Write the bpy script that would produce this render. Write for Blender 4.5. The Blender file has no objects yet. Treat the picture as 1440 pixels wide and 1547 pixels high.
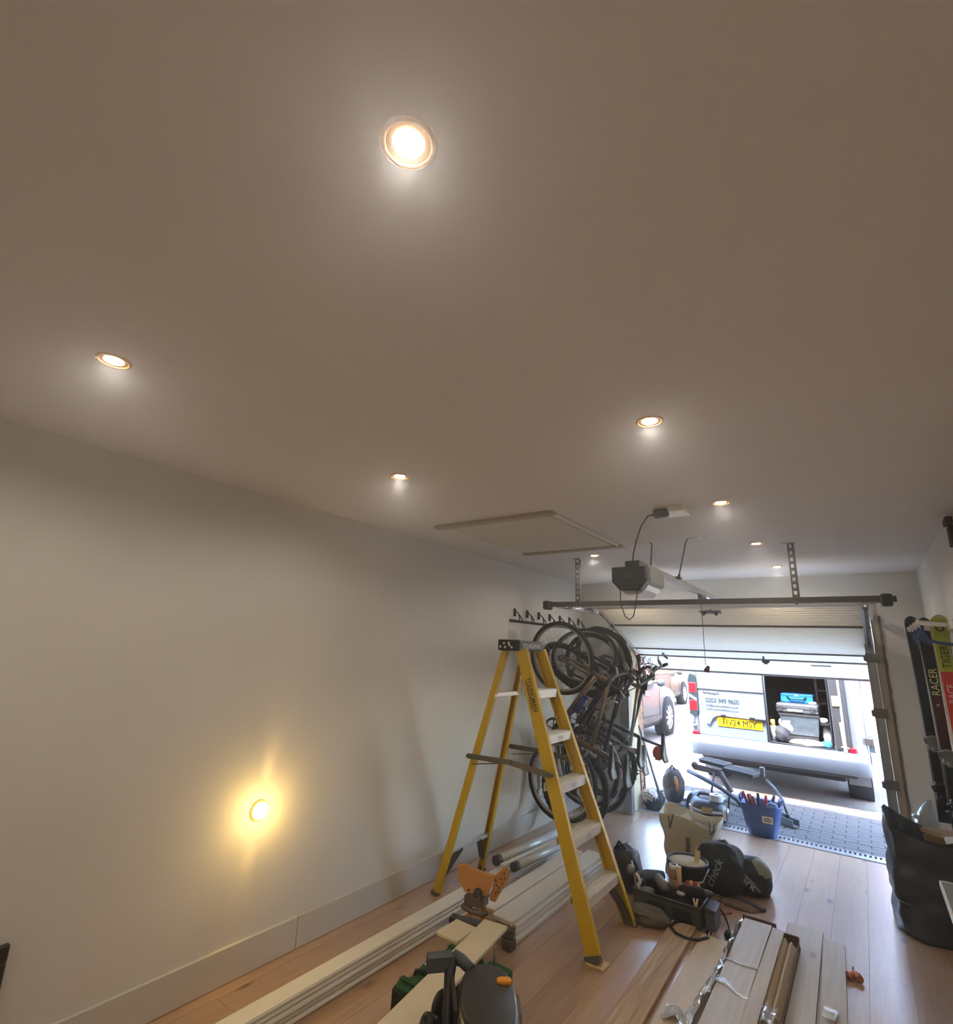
import bpy, bmesh, math, random
from mathutils import Vector, Matrix, noise, Euler
random.seed(7)
S = bpy.context.scene
COL = S.collection
V = Vector
PI = math.pi

# ---------------------------------------------------------------- camera
cam = bpy.data.cameras.new('camera'); camo = bpy.data.objects.new('camera', cam); COL.objects.link(camo)
cam.sensor_fit = 'HORIZONTAL'; cam.sensor_width = 36.0
cam.lens = 774.41 / 1440 * 36.0
cam.clip_start = 0.05; cam.clip_end = 200
M3 = Matrix(((0.80894999, 0.11859147, 0.5757916), (0.58644723, -0.23107023, -0.77632866), (0.04098234, 0.96568246, -0.25647191)))
camo.matrix_world = Matrix.Translation((0, 0, 1.6)) @ M3.to_4x4()
S.camera = camo

# ---------------------------------------------------------------- light and exposure
S.view_settings.view_transform = 'Standard'; S.view_settings.look = 'None'
S.view_settings.gamma = 1.0; S.view_settings.use_curve_mapping = False
S.view_settings.exposure = 1.22
S.cycles.max_bounces = 10; S.cycles.diffuse_bounces = 6; S.cycles.glossy_bounces = 4
S.cycles.caustics_reflective = False; S.cycles.caustics_refractive = False
S.cycles.sample_clamp_indirect = 6.0
S.cycles.use_denoising = True
LAMP_W = 3.9            # each ceiling lamp, watts
WARM = (1.0, 0.90, 0.77)
w = bpy.data.worlds.new('sky'); S.world = w; w.use_nodes = True
nt = w.node_tree; nt.nodes.clear()
sk = nt.nodes.new('ShaderNodeTexSky'); sk.sky_type = 'NISHITA'; sk.sun_disc = False
sk.sun_elevation = math.radians(56.6); sk.sun_rotation = math.radians(192)
bg = nt.nodes.new('ShaderNodeBackground'); bg.inputs['Strength'].default_value = 2.0
out = nt.nodes.new('ShaderNodeOutputWorld')
nt.links.new(sk.outputs[0], bg.inputs[0]); nt.links.new(bg.outputs[0], out.inputs[0])
sun = bpy.data.lights.new('sun', 'SUN'); suno = bpy.data.objects.new('sun', sun); COL.objects.link(suno)
sun.energy = 6.0; sun.angle = math.radians(0.53); sun.color = (1.0, 0.95, 0.88)
suno.rotation_euler = V((0.15, 0.64, -1.0)).to_track_quat('-Z', 'Y').to_euler()
suno.location = (-2, -6, 12)

# ---------------------------------------------------------------- materials
def lin(c):
    return tuple(((x / 255.0) / 12.92 if x / 255.0 <= 0.04045 else ((x / 255.0 + 0.055) / 1.055) ** 2.4) for x in c)
_mats = {}
def mat(name, c, rough=0.5, metal=0.0, var=0.0, scale=8.0, bump=0.0, bscale=40.0, emit=0.0, trans=0.0, alpha=1.0, coat=0.0, stretch=(1, 1, 1), c2=None, spec=0.5):
    if name in _mats: return _mats[name]
    m = bpy.data.materials.new(name); m.use_nodes = True
    t = m.node_tree; b = t.nodes['Principled BSDF']; L = t.links
    col = lin(c) + (1,)
    b.inputs['Base Color'].default_value = col
    b.inputs['Roughness'].default_value = rough; b.inputs['Metallic'].default_value = metal
    b.inputs['Coat Weight'].default_value = coat; b.inputs['Alpha'].default_value = alpha
    b.inputs['Transmission Weight'].default_value = trans
    b.inputs['Specular IOR Level'].default_value = spec
    if emit:
        b.inputs['Emission Color'].default_value = col; b.inputs['Emission Strength'].default_value = emit
    tc = t.nodes.new('ShaderNodeTexCoord'); mp = t.nodes.new('ShaderNodeMapping'); mp.inputs['Scale'].default_value = stretch
    L.new(tc.outputs['Object'], mp.inputs[0])
    if var or c2:
        n = t.nodes.new('ShaderNodeTexNoise'); n.inputs['Scale'].default_value = scale; n.inputs['Detail'].default_value = 5
        L.new(mp.outputs[0], n.inputs[0])
        r = t.nodes.new('ShaderNodeValToRGB'); r.color_ramp.elements[0].position = 0.35; r.color_ramp.elements[1].position = 0.65
        if c2:
            r.color_ramp.elements[0].color = lin(c2) + (1,); r.color_ramp.elements[1].color = col
        else:
            r.color_ramp.elements[0].color = tuple(x * (1 - var) for x in col[:3]) + (1,)
            r.color_ramp.elements[1].color = tuple(min(1, x * (1 + var)) for x in col[:3]) + (1,)
        L.new(n.outputs['Fac'], r.inputs[0]); L.new(r.outputs[0], b.inputs['Base Color'])
    if bump:
        n2 = t.nodes.new('ShaderNodeTexNoise'); n2.inputs['Scale'].default_value = bscale; n2.inputs['Detail'].default_value = 4
        L.new(mp.outputs[0], n2.inputs[0])
        bp = t.nodes.new('ShaderNodeBump'); bp.inputs['Strength'].default_value = bump; bp.inputs['Distance'].default_value = 0.01
        L.new(n2.outputs['Fac'], bp.inputs['Height']); L.new(bp.outputs[0], b.inputs['Normal'])
    _mats[name] = m
    return m

def plank_mat(name, ca, cb, cknot, rough=0.4, grain=(55, 3, 3), tone=0.25, knots=True, coat=0.0):
    """boards running along Y: grain, knots, and a tone of its own for every board"""
    m = bpy.data.materials.new(name); m.use_nodes = True
    t = m.node_tree; b = t.nodes['Principled BSDF']; L = t.links
    tc = t.nodes.new('ShaderNodeTexCoord'); oi = t.nodes.new('ShaderNodeObjectInfo')
    add = t.nodes.new('ShaderNodeVectorMath'); add.operation = 'ADD'
    mul = t.nodes.new('ShaderNodeVectorMath'); mul.operation = 'SCALE'; mul.inputs['Scale'].default_value = 37.0
    cmb = t.nodes.new('ShaderNodeCombineXYZ')
    for i in range(3): L.new(oi.outputs['Random'], cmb.inputs[i])
    L.new(cmb.outputs[0], mul.inputs[0]); L.new(tc.outputs['Object'], add.inputs[0]); L.new(mul.outputs[0], add.inputs[1])
    mp = t.nodes.new('ShaderNodeMapping'); mp.inputs['Scale'].default_value = grain; L.new(add.outputs[0], mp.inputs[0])
    n = t.nodes.new('ShaderNodeTexNoise'); n.inputs['Scale'].default_value = 1.0; n.inputs['Detail'].default_value = 6; n.inputs['Distortion'].default_value = 0.6
    L.new(mp.outputs[0], n.inputs[0])
    r = t.nodes.new('ShaderNodeValToRGB'); r.color_ramp.elements[0].position = 0.3; r.color_ramp.elements[1].position = 0.7
    r.color_ramp.elements[0].color = lin(ca) + (1,); r.color_ramp.elements[1].color = lin(cb) + (1,)
    L.new(n.outputs['Fac'], r.inputs[0])
    last = r.outputs[0]
    if knots:
        mk = t.nodes.new('ShaderNodeMapping'); mk.inputs['Scale'].default_value = (5.0, 2.2, 5.0); L.new(add.outputs[0], mk.inputs[0])
        vo = t.nodes.new('ShaderNodeTexVoronoi'); vo.inputs['Scale'].default_value = 1.0; L.new(mk.outputs[0], vo.inputs['Vector'])
        kr = t.nodes.new('ShaderNodeValToRGB'); kr.color_ramp.elements[0].position = 0.02; kr.color_ramp.elements[1].position = 0.14
        kr.color_ramp.elements[0].color = (1, 1, 1, 1); kr.color_ramp.elements[1].color = (0, 0, 0, 1)
        L.new(vo.outputs['Distance'], kr.inputs[0])
        mx = t.nodes.new('ShaderNodeMix'); mx.data_type = 'RGBA'; L.new(kr.outputs[0], mx.inputs['Factor'])
        L.new(last, mx.inputs['A']); mx.inputs['B'].default_value = lin(cknot) + (1,)
        last = mx.outputs['Result']
    hs = t.nodes.new('ShaderNodeHueSaturation')
    mr = t.nodes.new('ShaderNodeMapRange'); mr.inputs['To Min'].default_value = 1 - tone; mr.inputs['To Max'].default_value = 1 + tone
    L.new(oi.outputs['Random'], mr.inputs['Value']); L.new(mr.outputs[0], hs.inputs['Value']); L.new(last, hs.inputs['Color'])
    L.new(hs.outputs[0], b.inputs['Base Color'])
    b.inputs['Roughness'].default_value = rough; b.inputs['Coat Weight'].default_value = coat; b.inputs['Coat Roughness'].default_value = 0.26; b.inputs['Coat IOR'].default_value = 1.85
    bp = t.nodes.new('ShaderNodeBump'); bp.inputs['Strength'].default_value = 0.12; bp.inputs['Distance'].default_value = 0.004
    L.new(n.outputs['Fac'], bp.inputs['Height']); L.new(bp.outputs[0], b.inputs['Normal'])
    _mats[name] = m
    return m

def brick_mat(name, c1, c2, cm, scale=1.0):
    m = bpy.data.materials.new(name); m.use_nodes = True
    t = m.node_tree; b = t.nodes['Principled BSDF']; L = t.links
    tc = t.nodes.new('ShaderNodeTexCoord'); sp = t.nodes.new('ShaderNodeSeparateXYZ'); L.new(tc.outputs['Object'], sp.inputs[0])
    ad = t.nodes.new('ShaderNodeMath'); L.new(sp.outputs[0], ad.inputs[0]); L.new(sp.outputs[1], ad.inputs[1])
    cb = t.nodes.new('ShaderNodeCombineXYZ'); L.new(ad.outputs[0], cb.inputs[0]); L.new(sp.outputs[2], cb.inputs[1])
    br = t.nodes.new('ShaderNodeTexBrick'); L.new(cb.outputs[0], br.inputs[0])
    br.inputs['Color1'].default_value = lin(c1) + (1,); br.inputs['Color2'].default_value = lin(c2) + (1,); br.inputs['Mortar'].default_value = lin(cm) + (1,)
    br.inputs['Scale'].default_value = scale; br.inputs['Brick Width'].default_value = 0.225; br.inputs['Row Height'].default_value = 0.075; br.inputs['Mortar Size'].default_value = 0.01
    L.new(br.outputs[0], b.inputs['Base Color']); b.inputs['Roughness'].default_value = 0.9
    _mats[name] = m
    return m

# ---------------------------------------------------------------- mesh helpers
class MB:
    def __init__(s): s.v = []; s.f = []; s.sm = []
    def add(s, vs, fs, smooth=False):
        o = len(s.v); s.v += [V(x) for x in vs]
        for f in fs: s.f.append(tuple(i + o for i in f)); s.sm.append(smooth)
        return s
    def box(s, lo, hi, mtx=None):
        x0, y0, z0 = lo; x1, y1, z1 = hi
        vs = [V(p) for p in ((x0,y0,z0),(x1,y0,z0),(x1,y1,z0),(x0,y1,z0),(x0,y0,z1),(x1,y0,z1),(x1,y1,z1),(x0,y1,z1))]
        if mtx: vs = [mtx @ p for p in vs]
        return s.add(vs, [(0,3,2,1),(4,5,6,7),(0,1,5,4),(1,2,6,5),(2,3,7,6),(3,0,4,7)])
    def bbox(s, lo, hi, b=0.004, mtx=None):
        """box with chamfered edges"""
        bm = bmesh.new(); bmesh.ops.create_cube(bm, size=1.0)
        c = (V(lo) + V(hi)) / 2; d = V(hi) - V(lo)
        for q in bm.verts: q.co = V((q.co.x * d.x, q.co.y * d.y, q.co.z * d.z)) + c
        bmesh.ops.bevel(bm, geom=list(bm.edges), offset=min(b, 0.45 * min(d)), segments=2 if b > 0.008 else 1, affect='EDGES', profile=0.5)
        bm.verts.index_update()
        s.add([(mtx @ q.co if mtx else q.co.copy()) for q in bm.verts], [tuple(q.index for q in f.verts) for f in bm.faces]); bm.free()
        return s
    def beam(s, p0, p1, wx, wy, side=(1, 0, 0)):
        """bar of section wx (along side) by wy from p0 to p1"""
        p0 = V(p0); p1 = V(p1); d = (p1 - p0).normalized(); a = V(side); a = (a - d * a.dot(d)).normalized(); b = d.cross(a)
        vs = []
        for p in (p0, p1):
            for q, r in ((-1,-1),(1,-1),(1,1),(-1,1)): vs.append(p + a * (q * wx / 2) + b * (r * wy / 2))
        return s.add(vs, [(0,3,2,1),(4,5,6,7),(0,1,5,4),(1,2,6,5),(2,3,7,6),(3,0,4,7)])
    def cyl(s, p0, p1, r, r2=None, n=12, caps=True):
        p0 = V(p0); p1 = V(p1); r2 = r if r2 is None else r2
        d = (p1 - p0).normalized(); a = d.orthogonal().normalized(); b = d.cross(a)
        vs = []
        for p, q in ((p0, r), (p1, r2)):
            for i in range(n):
                t = 2 * PI * i / n; vs.append(p + (a * math.cos(t) + b * math.sin(t)) * q)
        s.add(vs, [(i, (i + 1) % n, n + (i + 1) % n, n + i) for i in range(n)], True)
        if caps: s.add(vs, [tuple(reversed(range(n))), tuple(range(n, 2 * n))])
        return s
    def tube(s, pts, r, n=8, closed=False, caps=True):
        pts = [V(p) for p in pts]; m = len(pts); rr = r if isinstance(r, (list, tuple)) else [r] * m
        vs = []; prev = None
        for i, p in enumerate(pts):
            d = (pts[(i + 1) % m] - pts[i - 1]) if closed else (pts[min(i + 1, m - 1)] - pts[max(i - 1, 0)])
            d.normalize()
            a = d.orthogonal() if prev is None else prev - d * prev.dot(d)
            a.normalize(); prev = a; b = d.cross(a)
            for k in range(n):
                t = 2 * PI * k / n; vs.append(p + (a * math.cos(t) + b * math.sin(t)) * rr[i])
        fs = []
        for i in range(m if closed else m - 1):
            j = (i + 1) % m
            for k in range(n): fs.append((i * n + k, i * n + (k + 1) % n, j * n + (k + 1) % n, j * n + k))
        s.add(vs, fs, True)
        if caps and not closed: s.add(vs, [tuple(reversed(range(n))), tuple(range((m - 1) * n, m * n))])
        return s
    def lathe(s, prof, c=(0, 0, 0), axis=(0, 0, 1), n=24, smooth=True):
        """profile of (radius, height) along axis"""
        ax = V(axis).normalized(); a = ax.orthogonal().normalized(); b = ax.cross(a); c = V(c)
        vs = []
        for r, h in prof:
            for k in range(n):
                t = 2 * PI * k / n; vs.append(c + ax * h + (a * math.cos(t) + b * math.sin(t)) * max(r, 1e-5))
        fs = []
        for i in range(len(prof) - 1):
            for k in range(n): fs.append((i * n + k, i * n + (k + 1) % n, (i + 1) * n + (k + 1) % n, (i + 1) * n + k))
        return s.add(vs, fs, smooth)
    def prism(s, outline, o, u, v, th):
        """outline of (a, b) in the plane o + a*u + b*v, thickness th along u x v"""
        o = V(o); u = V(u); v = V(v); nrm = u.cross(v).normalized(); n = len(outline)
        vs = [o + u * a + v * b for a, b in outline] + [o + u * a + v * b + nrm * th for a, b in outline]
        return s.add(vs, [tuple(reversed(range(n))), tuple(range(n, 2 * n))] + [(i, (i + 1) % n, n + (i + 1) % n, n + i) for i in range(n)])
    def loft(s, rings, cap=True, smooth=True):
        n = len(rings[0]); vs = [p for r in rings for p in r]; fs = []
        for i in range(len(rings) - 1):
            for k in range(n): fs.append((i * n + k, i * n + (k + 1) % n, (i + 1) * n + (k + 1) % n, (i + 1) * n + k))
        s.add(vs, fs, smooth)
        if cap: s.add(vs, [tuple(reversed(range(n))), tuple(range((len(rings) - 1) * n, len(rings) * n))], smooth)
        return s
    def blob(s, c, rad, amp=0.1, freq=3.0, seed=0, flat=None, n=20, m=12, power=1.0):
        c = V(c); vs = []
        for i in range(m + 1):
            ph = PI * i / m
            for k in range(n):
                th = 2 * PI * k / n
                d = V((math.sin(ph) * math.cos(th), math.sin(ph) * math.sin(th), math.cos(ph)))
                q = V([math.copysign(abs(x) ** power, x) for x in d])
                f = 1 + amp * noise.noise(d * freq + V((seed * 3.7, seed, 0)))
                p = c + V((q.x * rad[0] * f, q.y * rad[1] * f, q.z * rad[2] * f))
                if flat is not None and p.z < flat: p.z = flat
                vs.append(p)
        return s.add(vs, [(i * n + k, i * n + (k + 1) % n, (i + 1) * n + (k + 1) % n, (i + 1) * n + k) for i in range(m) for k in range(n)], True)
    def build(s, name, material, parent=None, kind=None, mods=None, origin=None):
        me = bpy.data.meshes.new(name)
        off = V((0, 0, 0))
        if parent is None:
            if origin is not None: off = V(origin)
            else:
                xs = [p.x for p in s.v]; ys = [p.y for p in s.v]; zs = [p.z for p in s.v]
                off = V(((min(xs) + max(xs)) / 2, (min(ys) + max(ys)) / 2, min(zs)))
        elif origin is not None: off = V(origin)
        me.from_pydata([tuple(p - off) for p in s.v], [], s.f)
        me.polygons.foreach_set('use_smooth', s.sm)
        bm = bmesh.new(); bm.from_mesh(me)
        bmesh.ops.remove_doubles(bm, verts=bm.verts, dist=1e-6)
        bmesh.ops.recalc_face_normals(bm, faces=bm.faces); bm.to_mesh(me); bm.free()
        me.materials.append(material)
        o = bpy.data.objects.new(name, me); COL.objects.link(o)
        o.location = off
        if parent is not None:
            o.parent = parent; o.location = off - world(parent)
        if kind: o['kind'] = kind
        return o
def world(o):
    p = V((0, 0, 0))
    while o is not None: p = p + o.location; o = o.parent
    return p
def thing(name, label, cat, loc=(0, 0, 0), group=None):
    o = bpy.data.objects.new(name, None); COL.objects.link(o); o.location = loc; o.empty_display_size = 0.1
    o['label'] = label; o['category'] = cat
    if group: o['group'] = group
    return o
def tag(o, label, cat, group=None):
    o['label'] = label; o['category'] = cat
    if group: o['group'] = group
    return o
def struct(o, label=None):
    o['kind'] = 'structure'
    if label: o['label'] = label
    return o
def text(name, body, size, o, xd, yd, material, parent, ext=0.0006, align='LEFT', sx=1.0, shear=0.0, bold=0.0):
    cu = bpy.data.curves.new(name, 'FONT'); cu.body = body; cu.size = size; cu.extrude = ext; cu.align_x = align; cu.shear = shear; cu.offset = bold
    cu.materials.append(material)
    ob = bpy.data.objects.new(name, cu); COL.objects.link(ob)
    xd = V(xd).normalized(); yd = V(yd); yd = (yd - xd * yd.dot(xd)).normalized(); z = xd.cross(yd)
    R = Matrix((xd * sx, yd, z)).transposed().to_4x4()
    bpy.context.view_layer.update()
    me = bpy.data.meshes.new_from_object(ob.evaluated_get(bpy.context.evaluated_depsgraph_get()))
    bpy.data.objects.remove(ob); bpy.data.curves.remove(cu); me.name = name
    if not me.materials: me.materials.append(material)
    ob = bpy.data.objects.new(name, me); COL.objects.link(ob)
    ob.parent = parent
    ob.matrix_local = Matrix.Translation(V(o) - world(parent)) @ R
    return ob
def dup(root, loc, label=None, group=None):
    r = root.copy(); COL.objects.link(r); r.location = loc
    if label: r['label'] = label
    if group: r['group'] = group
    for ch in list(root.children):
        c = ch.copy(); COL.objects.link(c); c.parent = r
        for g in ch.children:
            d = g.copy(); COL.objects.link(d); d.parent = c
    return r
def child_like(src, loc_world, parent):
    c = src.copy(); COL.objects.link(c); c.parent = parent; c.location = V(loc_world) - world(parent)
    return c
# ---------------------------------------------------------------- palette
WALL = mat('white_wall_paint', (220, 217, 211), 0.6, var=0.015, scale=3, bump=0.05, bscale=120)
CEIL = mat('white_ceiling_paint', (224, 222, 224), 0.75, var=0.015, scale=2.2, bump=0.05, bscale=90)
SKIRT = mat('grey_white_gloss', (205, 203, 196), 0.35)
OAK = plank_mat('oak_plank', (180, 140, 106), (196, 160, 126), (96, 68, 50), rough=0.48, coat=1.0, tone=0.12)
OAKPALE = plank_mat('pale_oak_plank', (206, 184, 148), (220, 200, 166), (190, 164, 128), rough=0.5, tone=0.04)
OAKLIME = plank_mat('limed_oak_plank', (190, 177, 160), (210, 200, 186), (150, 132, 114), rough=0.45, tone=0.05)
OAKOLD = plank_mat('rough_oak_plank', (150, 120, 88), (206, 178, 142), (92, 66, 46), rough=0.7, tone=0.08)
MDF = mat('white_primed_board', (228, 224, 212), 0.45, var=0.02, scale=4)
MDFEDGE = mat('primed_board_edge', (206, 196, 178), 0.6)
CREAM = mat('cream_board', (226, 214, 184), 0.5, var=0.02, scale=5)
STEEL = mat('galvanised_steel', (176, 178, 180), 0.36, 0.9, var=0.06, scale=14)
DSTEEL = mat('dark_grey_steel', (96, 94, 92), 0.45, 0.6, var=0.05, scale=10)
CHROME = mat('chrome', (214, 214, 214), 0.12, 1.0)
ALU = mat('aluminium', (206, 208, 210), 0.32, 0.85, var=0.04, scale=16)
BLACK = mat('black_plastic', (26, 26, 28), 0.42)
MBLACK = mat('matt_black', (22, 22, 23), 0.75)
DGREY = mat('dark_grey_plastic', (62, 62, 64), 0.5)
MGREY = mat('mid_grey_plastic', (124, 124, 124), 0.5)
LGREY = mat('light_grey_plastic', (184, 184, 180), 0.5)
WHITEP = mat('white_plastic', (234, 232, 226), 0.4)
RUBBER = mat('tyre_rubber', (32, 31, 30), 0.8, bump=0.2, bscale=160)
FRP = mat('yellow_fibreglass', (208, 172, 6), 0.45, var=0.05, scale=9)
FRPWORN = FRP
ORANGE = mat('orange_plastic', (208, 146, 84), 0.55, var=0.06, scale=7)
ORBTN = mat('orange_button', (250, 160, 20), 0.4)
RED = mat('red_plastic', (186, 36, 34), 0.45)
BLUE = mat('blue_plastic', (38, 66, 130), 0.45, var=0.05, scale=6)
GREEN = mat('green_canvas', (34, 84, 46), 0.85, var=0.15, scale=9, bump=0.5, bscale=30)
DGREEN = mat('dark_green_canvas', (22, 44, 30), 0.9)
WTXT = mat('white_print', (232, 232, 228), 0.6)
BTXT = mat('black_print', (20, 18, 16), 0.6)
CARD = mat('brown_cardboard', (150, 118, 84), 0.85, var=0.06, scale=8)
WOODL = mat('light_wood', (214, 180, 130), 0.6, var=0.08, scale=9, stretch=(2, 12, 2))
FABR = mat('grey_brown_canvas', (110, 100, 86), 0.95, var=0.12, scale=9, bump=0.5, bscale=40)
DFAB = mat('dark_fabric', (46, 46, 48), 0.95, var=0.1, scale=12, bump=0.4, bscale=50)
BINBAG = mat('black_bag_film', (58, 64, 70), 0.36, bump=0.35, bscale=14)  # black film made paler; the haze over the bag is put into its colour
COPPER = mat('copper', (206, 150, 126), 0.35, 0.7)
TANBAG = mat('tan_rubble_sack', (206, 196, 170), 0.5, var=0.06, scale=6, bump=0.5, bscale=12)
BRICKR = mat('red_brick', (188, 140, 108), 0.9, var=0.16, scale=6, bump=0.4, bscale=60)
MORTAR = mat('mortar', (196, 184, 164), 0.95)
BRICKWALL = brick_mat('brickwork', (178, 106, 78), (158, 92, 70), (196, 184, 168))

def film_mat(name, rough=0.12, a=0.35, c=(235, 240, 245)):
    m = mat(name, c, rough, alpha=a, bump=0.9, bscale=22, spec=0.8, coat=0.8, metal=0.35)
    return m
FILM = film_mat('clear_wrap_film', 0.14, 0.85, (226, 236, 250))  # daylight sheen on the clear film put in as blue-white colour
FILMBAG = film_mat('grey_bag_film', 0.15, 0.7, (150, 150, 148))
GLASSD = mat('dark_car_glass', (24, 34, 40), 0.03, spec=0.9, coat=0.6)

def emis(name, c, s):
    m = bpy.data.materials.new(name); m.use_nodes = True; t = m.node_tree; t.nodes.clear()
    e = t.nodes.new('ShaderNodeEmission'); e.inputs[0].default_value = tuple(c) + (1,); e.inputs[1].default_value = s
    o = t.nodes.new('ShaderNodeOutputMaterial'); t.links.new(e.outputs[0], o.inputs[0]); return m
LENS = emis('lit_lamp_lens', (1.0, 0.76, 0.44), 11.0)
LENSW = emis('lit_wall_lens', (1.0, 0.72, 0.30), 16.0)

# ---------------------------------------------------------------- the room
XL, XR, YB, YF, H = -2.66, 0.467, -1.3, 5.80, 2.40
DX0, DX1, DZ = -2.19, 0.075, 2.13         # door opening
YO = 6.02                                  # outer face of the front wall
fl = MB().box((XL, YB, -0.06), (XR, 6.0, -0.016)).build('floor', mat('subfloor', (70, 56, 44), 0.9)); struct(fl)
random.seed(3)
cuts = [-0.172 + 0.185 * k for k in range(-14, 5)]
for a, b in zip(cuts[:-1], cuts[1:]):
    a = max(a, XL); b = min(b, XR)
    if b - a < 0.02: continue
    y = YB - random.uniform(0, 1.6)
    while y < 5.98:
        y2 = y + random.choice((1.5, 1.9, 2.2))
        lo = max(y, YB); hi = min(y2, 5.99)
        if hi - lo > 0.06:
            MB().box((a + 0.0006, lo + 0.0006, -0.016), (b - 0.0006, hi - 0.0006, 0.0)).build('floor_plank', OAK, fl, origin=((a + b) / 2, (lo + hi) / 2, -0.016))
        y = y2
struct(MB().box((XL - 0.2, YB - 0.2, H), (XR + 0.2, YO, H + 0.12)).build('ceiling', CEIL))
struct(MB().box((XL - 0.2, YB - 0.2, -0.06), (XL, YO, H)).build('wall_left', WALL))
struct(MB().box((XR, YB - 0.2, -0.06), (XR + 0.2, YO, H)).build('wall_right', WALL))
struct(MB().box((XL, YB - 0.2, -0.06), (XR, YB, H)).build('wall_back', WALL))
wf = MB(); wf.box((XL, YF, -0.06), (DX0, YO, H)); wf.box((DX1 + 0.075, YF, -0.06), (XR, YO, H)); wf.box((DX0, YF, DZ), (DX1 + 0.075, YO, H))
struct(wf.build('wall_front', WALL))
sk_ = struct(MB().bbox((XL, YB, 0.0), (XL + 0.016, 2.101, 0.158), 0.004).build('baseboard_left', SKIRT))
MB().bbox((XL, 2.103, 0.0), (XL + 0.0162, YF, 0.158), 0.004).build('baseboard_length', SKIRT, sk_)
# outside skin of the front wall and a flat roof over the garage
ow = MB(); ow.box((-5.5, YO, -0.1), (DX0 - 0.10, YO + 0.1, 2.56)); ow.box((DX1 + 0.10, YO, -0.1), (4.0, YO + 0.1, 2.56)); ow.box((DX0 - 0.10, YO, 2.2), (DX1 + 0.10, YO + 0.1, 2.56))
struct(ow.build('wall_outside', BRICKWALL))
struct(MB().box((-5.5, YB - 0.3, H + 0.12), (4.0, YO + 0.10, H + 0.17)).build('trim_roof', MGREY))
# brick return beside the door, one brick at a time
jm = struct(MB().box((DX0 - 0.135, YO + 0.1, -0.06), (DX0 - 0.005, YO + 0.41, 2.2)).build('trim_brick_pier', MORTAR))
proto = None; random.seed(5)
for r in range(29):
    z = -0.03 + r * 0.075
    offs = (0.0, 0.2125) if r % 2 == 0 else (0.0, 0.105)
    L_ = [(YO + 0.11, YO + 0.30), (YO + 0.31, YO + 0.415)] if r % 2 == 0 else [(YO + 0.11, YO + 0.205), (YO + 0.215, YO + 0.415)]
    for y0, y1 in L_:
        d = random.uniform(0, 0.004)
        MB().bbox((DX0 - 0.14, y0, z), (DX0 + 0.001 + d, y1, z + 0.065), 0.003).build('brick', BRICKR, jm)
# cream timber lining on the left of the opening
struct(MB().bbox((DX0 - 0.0, YF - 0.012, 0.0), (DX0 + 0.05, YO + 0.1, DZ), 0.003).build('trim_door_left', mat('cream_timber', (216, 204, 170), 0.6)))
rt = struct(MB().bbox((DX1 + 0.02, YF - 0.004, 0.0), (DX1 + 0.075, YO + 0.1, DZ), 0.003).build('trim_door_right', mat('buff_timber', (186, 172, 152), 0.7)))
rb = MB(); random.seed(9)
for k in range(40):
    z = 0.02 + k * 0.05; rb.box((DX1 + 0.072 + random.uniform(-.003, .003), YF - 0.014, z), (DX1 + 0.088 + random.uniform(0, .006), YF + 0.002, z + 0.052))
rb.build('filler_strip', mat('brown_filler', (124, 104, 92), 0.9, var=0.2, scale=20), rt)
# threshold: aluminium sill, drain channel with bars
th = struct(MB().bbox((DX0 + 0.05, 5.99, -0.02), (DX1 + 0.02, 6.07, 0.006), 0.003).build('trim_threshold', ALU))
MB().box((DX0 + 0.05, 5.982, -0.018), (DX1 + 0.02, 5.99, 0.002)).build('seal', DSTEEL, th)
MB().box((DX0 + 0.05, 6.07, -0.09), (DX1 + 0.02, 6.20, -0.06)).build('drain_channel', MBLACK, th)
gb = MB()
for k in range(62):
    x = DX0 + 0.07 + k * 0.036
    if x < DX1: gb.box((x, 6.085, -0.02), (x + 0.018, 6.185, -0.008))
gb.box((DX0 + 0.05, 6.07, -0.02), (DX1 + 0.02, 6.088, -0.008)); gb.box((DX0 + 0.05, 6.182, -0.02), (DX1 + 0.02, 6.20, -0.008))
gb.build('drain_bars', ALU, th, kind='stuff')

# ---------------------------------------------------------------- driveway
def paving_mat():
    m = bpy.data.materials.new('block_paving'); m.use_nodes = True
    t = m.node_tree; b = t.nodes['Principled BSDF']; L = t.links
    tc = t.nodes.new('ShaderNodeTexCoord')
    br = t.nodes.new('ShaderNodeTexBrick'); L.new(tc.outputs['Object'], br.inputs[0])
    br.inputs['Color1'].default_value = lin((172, 156, 142)) + (1,); br.inputs['Color2'].default_value = lin((152, 136, 124)) + (1,); br.inputs['Mortar'].default_value = lin((120, 108, 96)) + (1,)
    br.inputs['Scale'].default_value = 1.0; br.inputs['Brick Width'].default_value = 0.2; br.inputs['Row Height'].default_value = 0.1; br.inputs['Mortar Size'].default_value = 0.004
    n = t.nodes.new('ShaderNodeTexNoise'); n.inputs['Scale'].default_value = 3; n.inputs['Detail'].default_value = 6; L.new(tc.outputs['Object'], n.inputs[0])
    mx = t.nodes.new('ShaderNodeMix'); mx.data_type = 'RGBA'; mx.blend_type = 'MULTIPLY'; mx.inputs['Factor'].default_value = 0.5
    L.new(br.outputs[0], mx.inputs['A']); L.new(n.outputs['Color'], mx.inputs['B'])
    L.new(mx.outputs['Result'], b.inputs['Base Color']); b.inputs['Roughness'].default_value = 0.85
    return m
PAVE = paving_mat()
gr = struct(MB().box((-60, 6.2, -0.3), (60, 80, -0.03)).build('driveway', PAVE, origin=(0, 6.2, -0.03)))
BLK = mat('paving_block', (92, 88, 86), 0.85, var=0.14, scale=18, bump=0.5, bscale=70)  # darker than the driveway; shade by the house is put into the colour
blk = None
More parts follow.
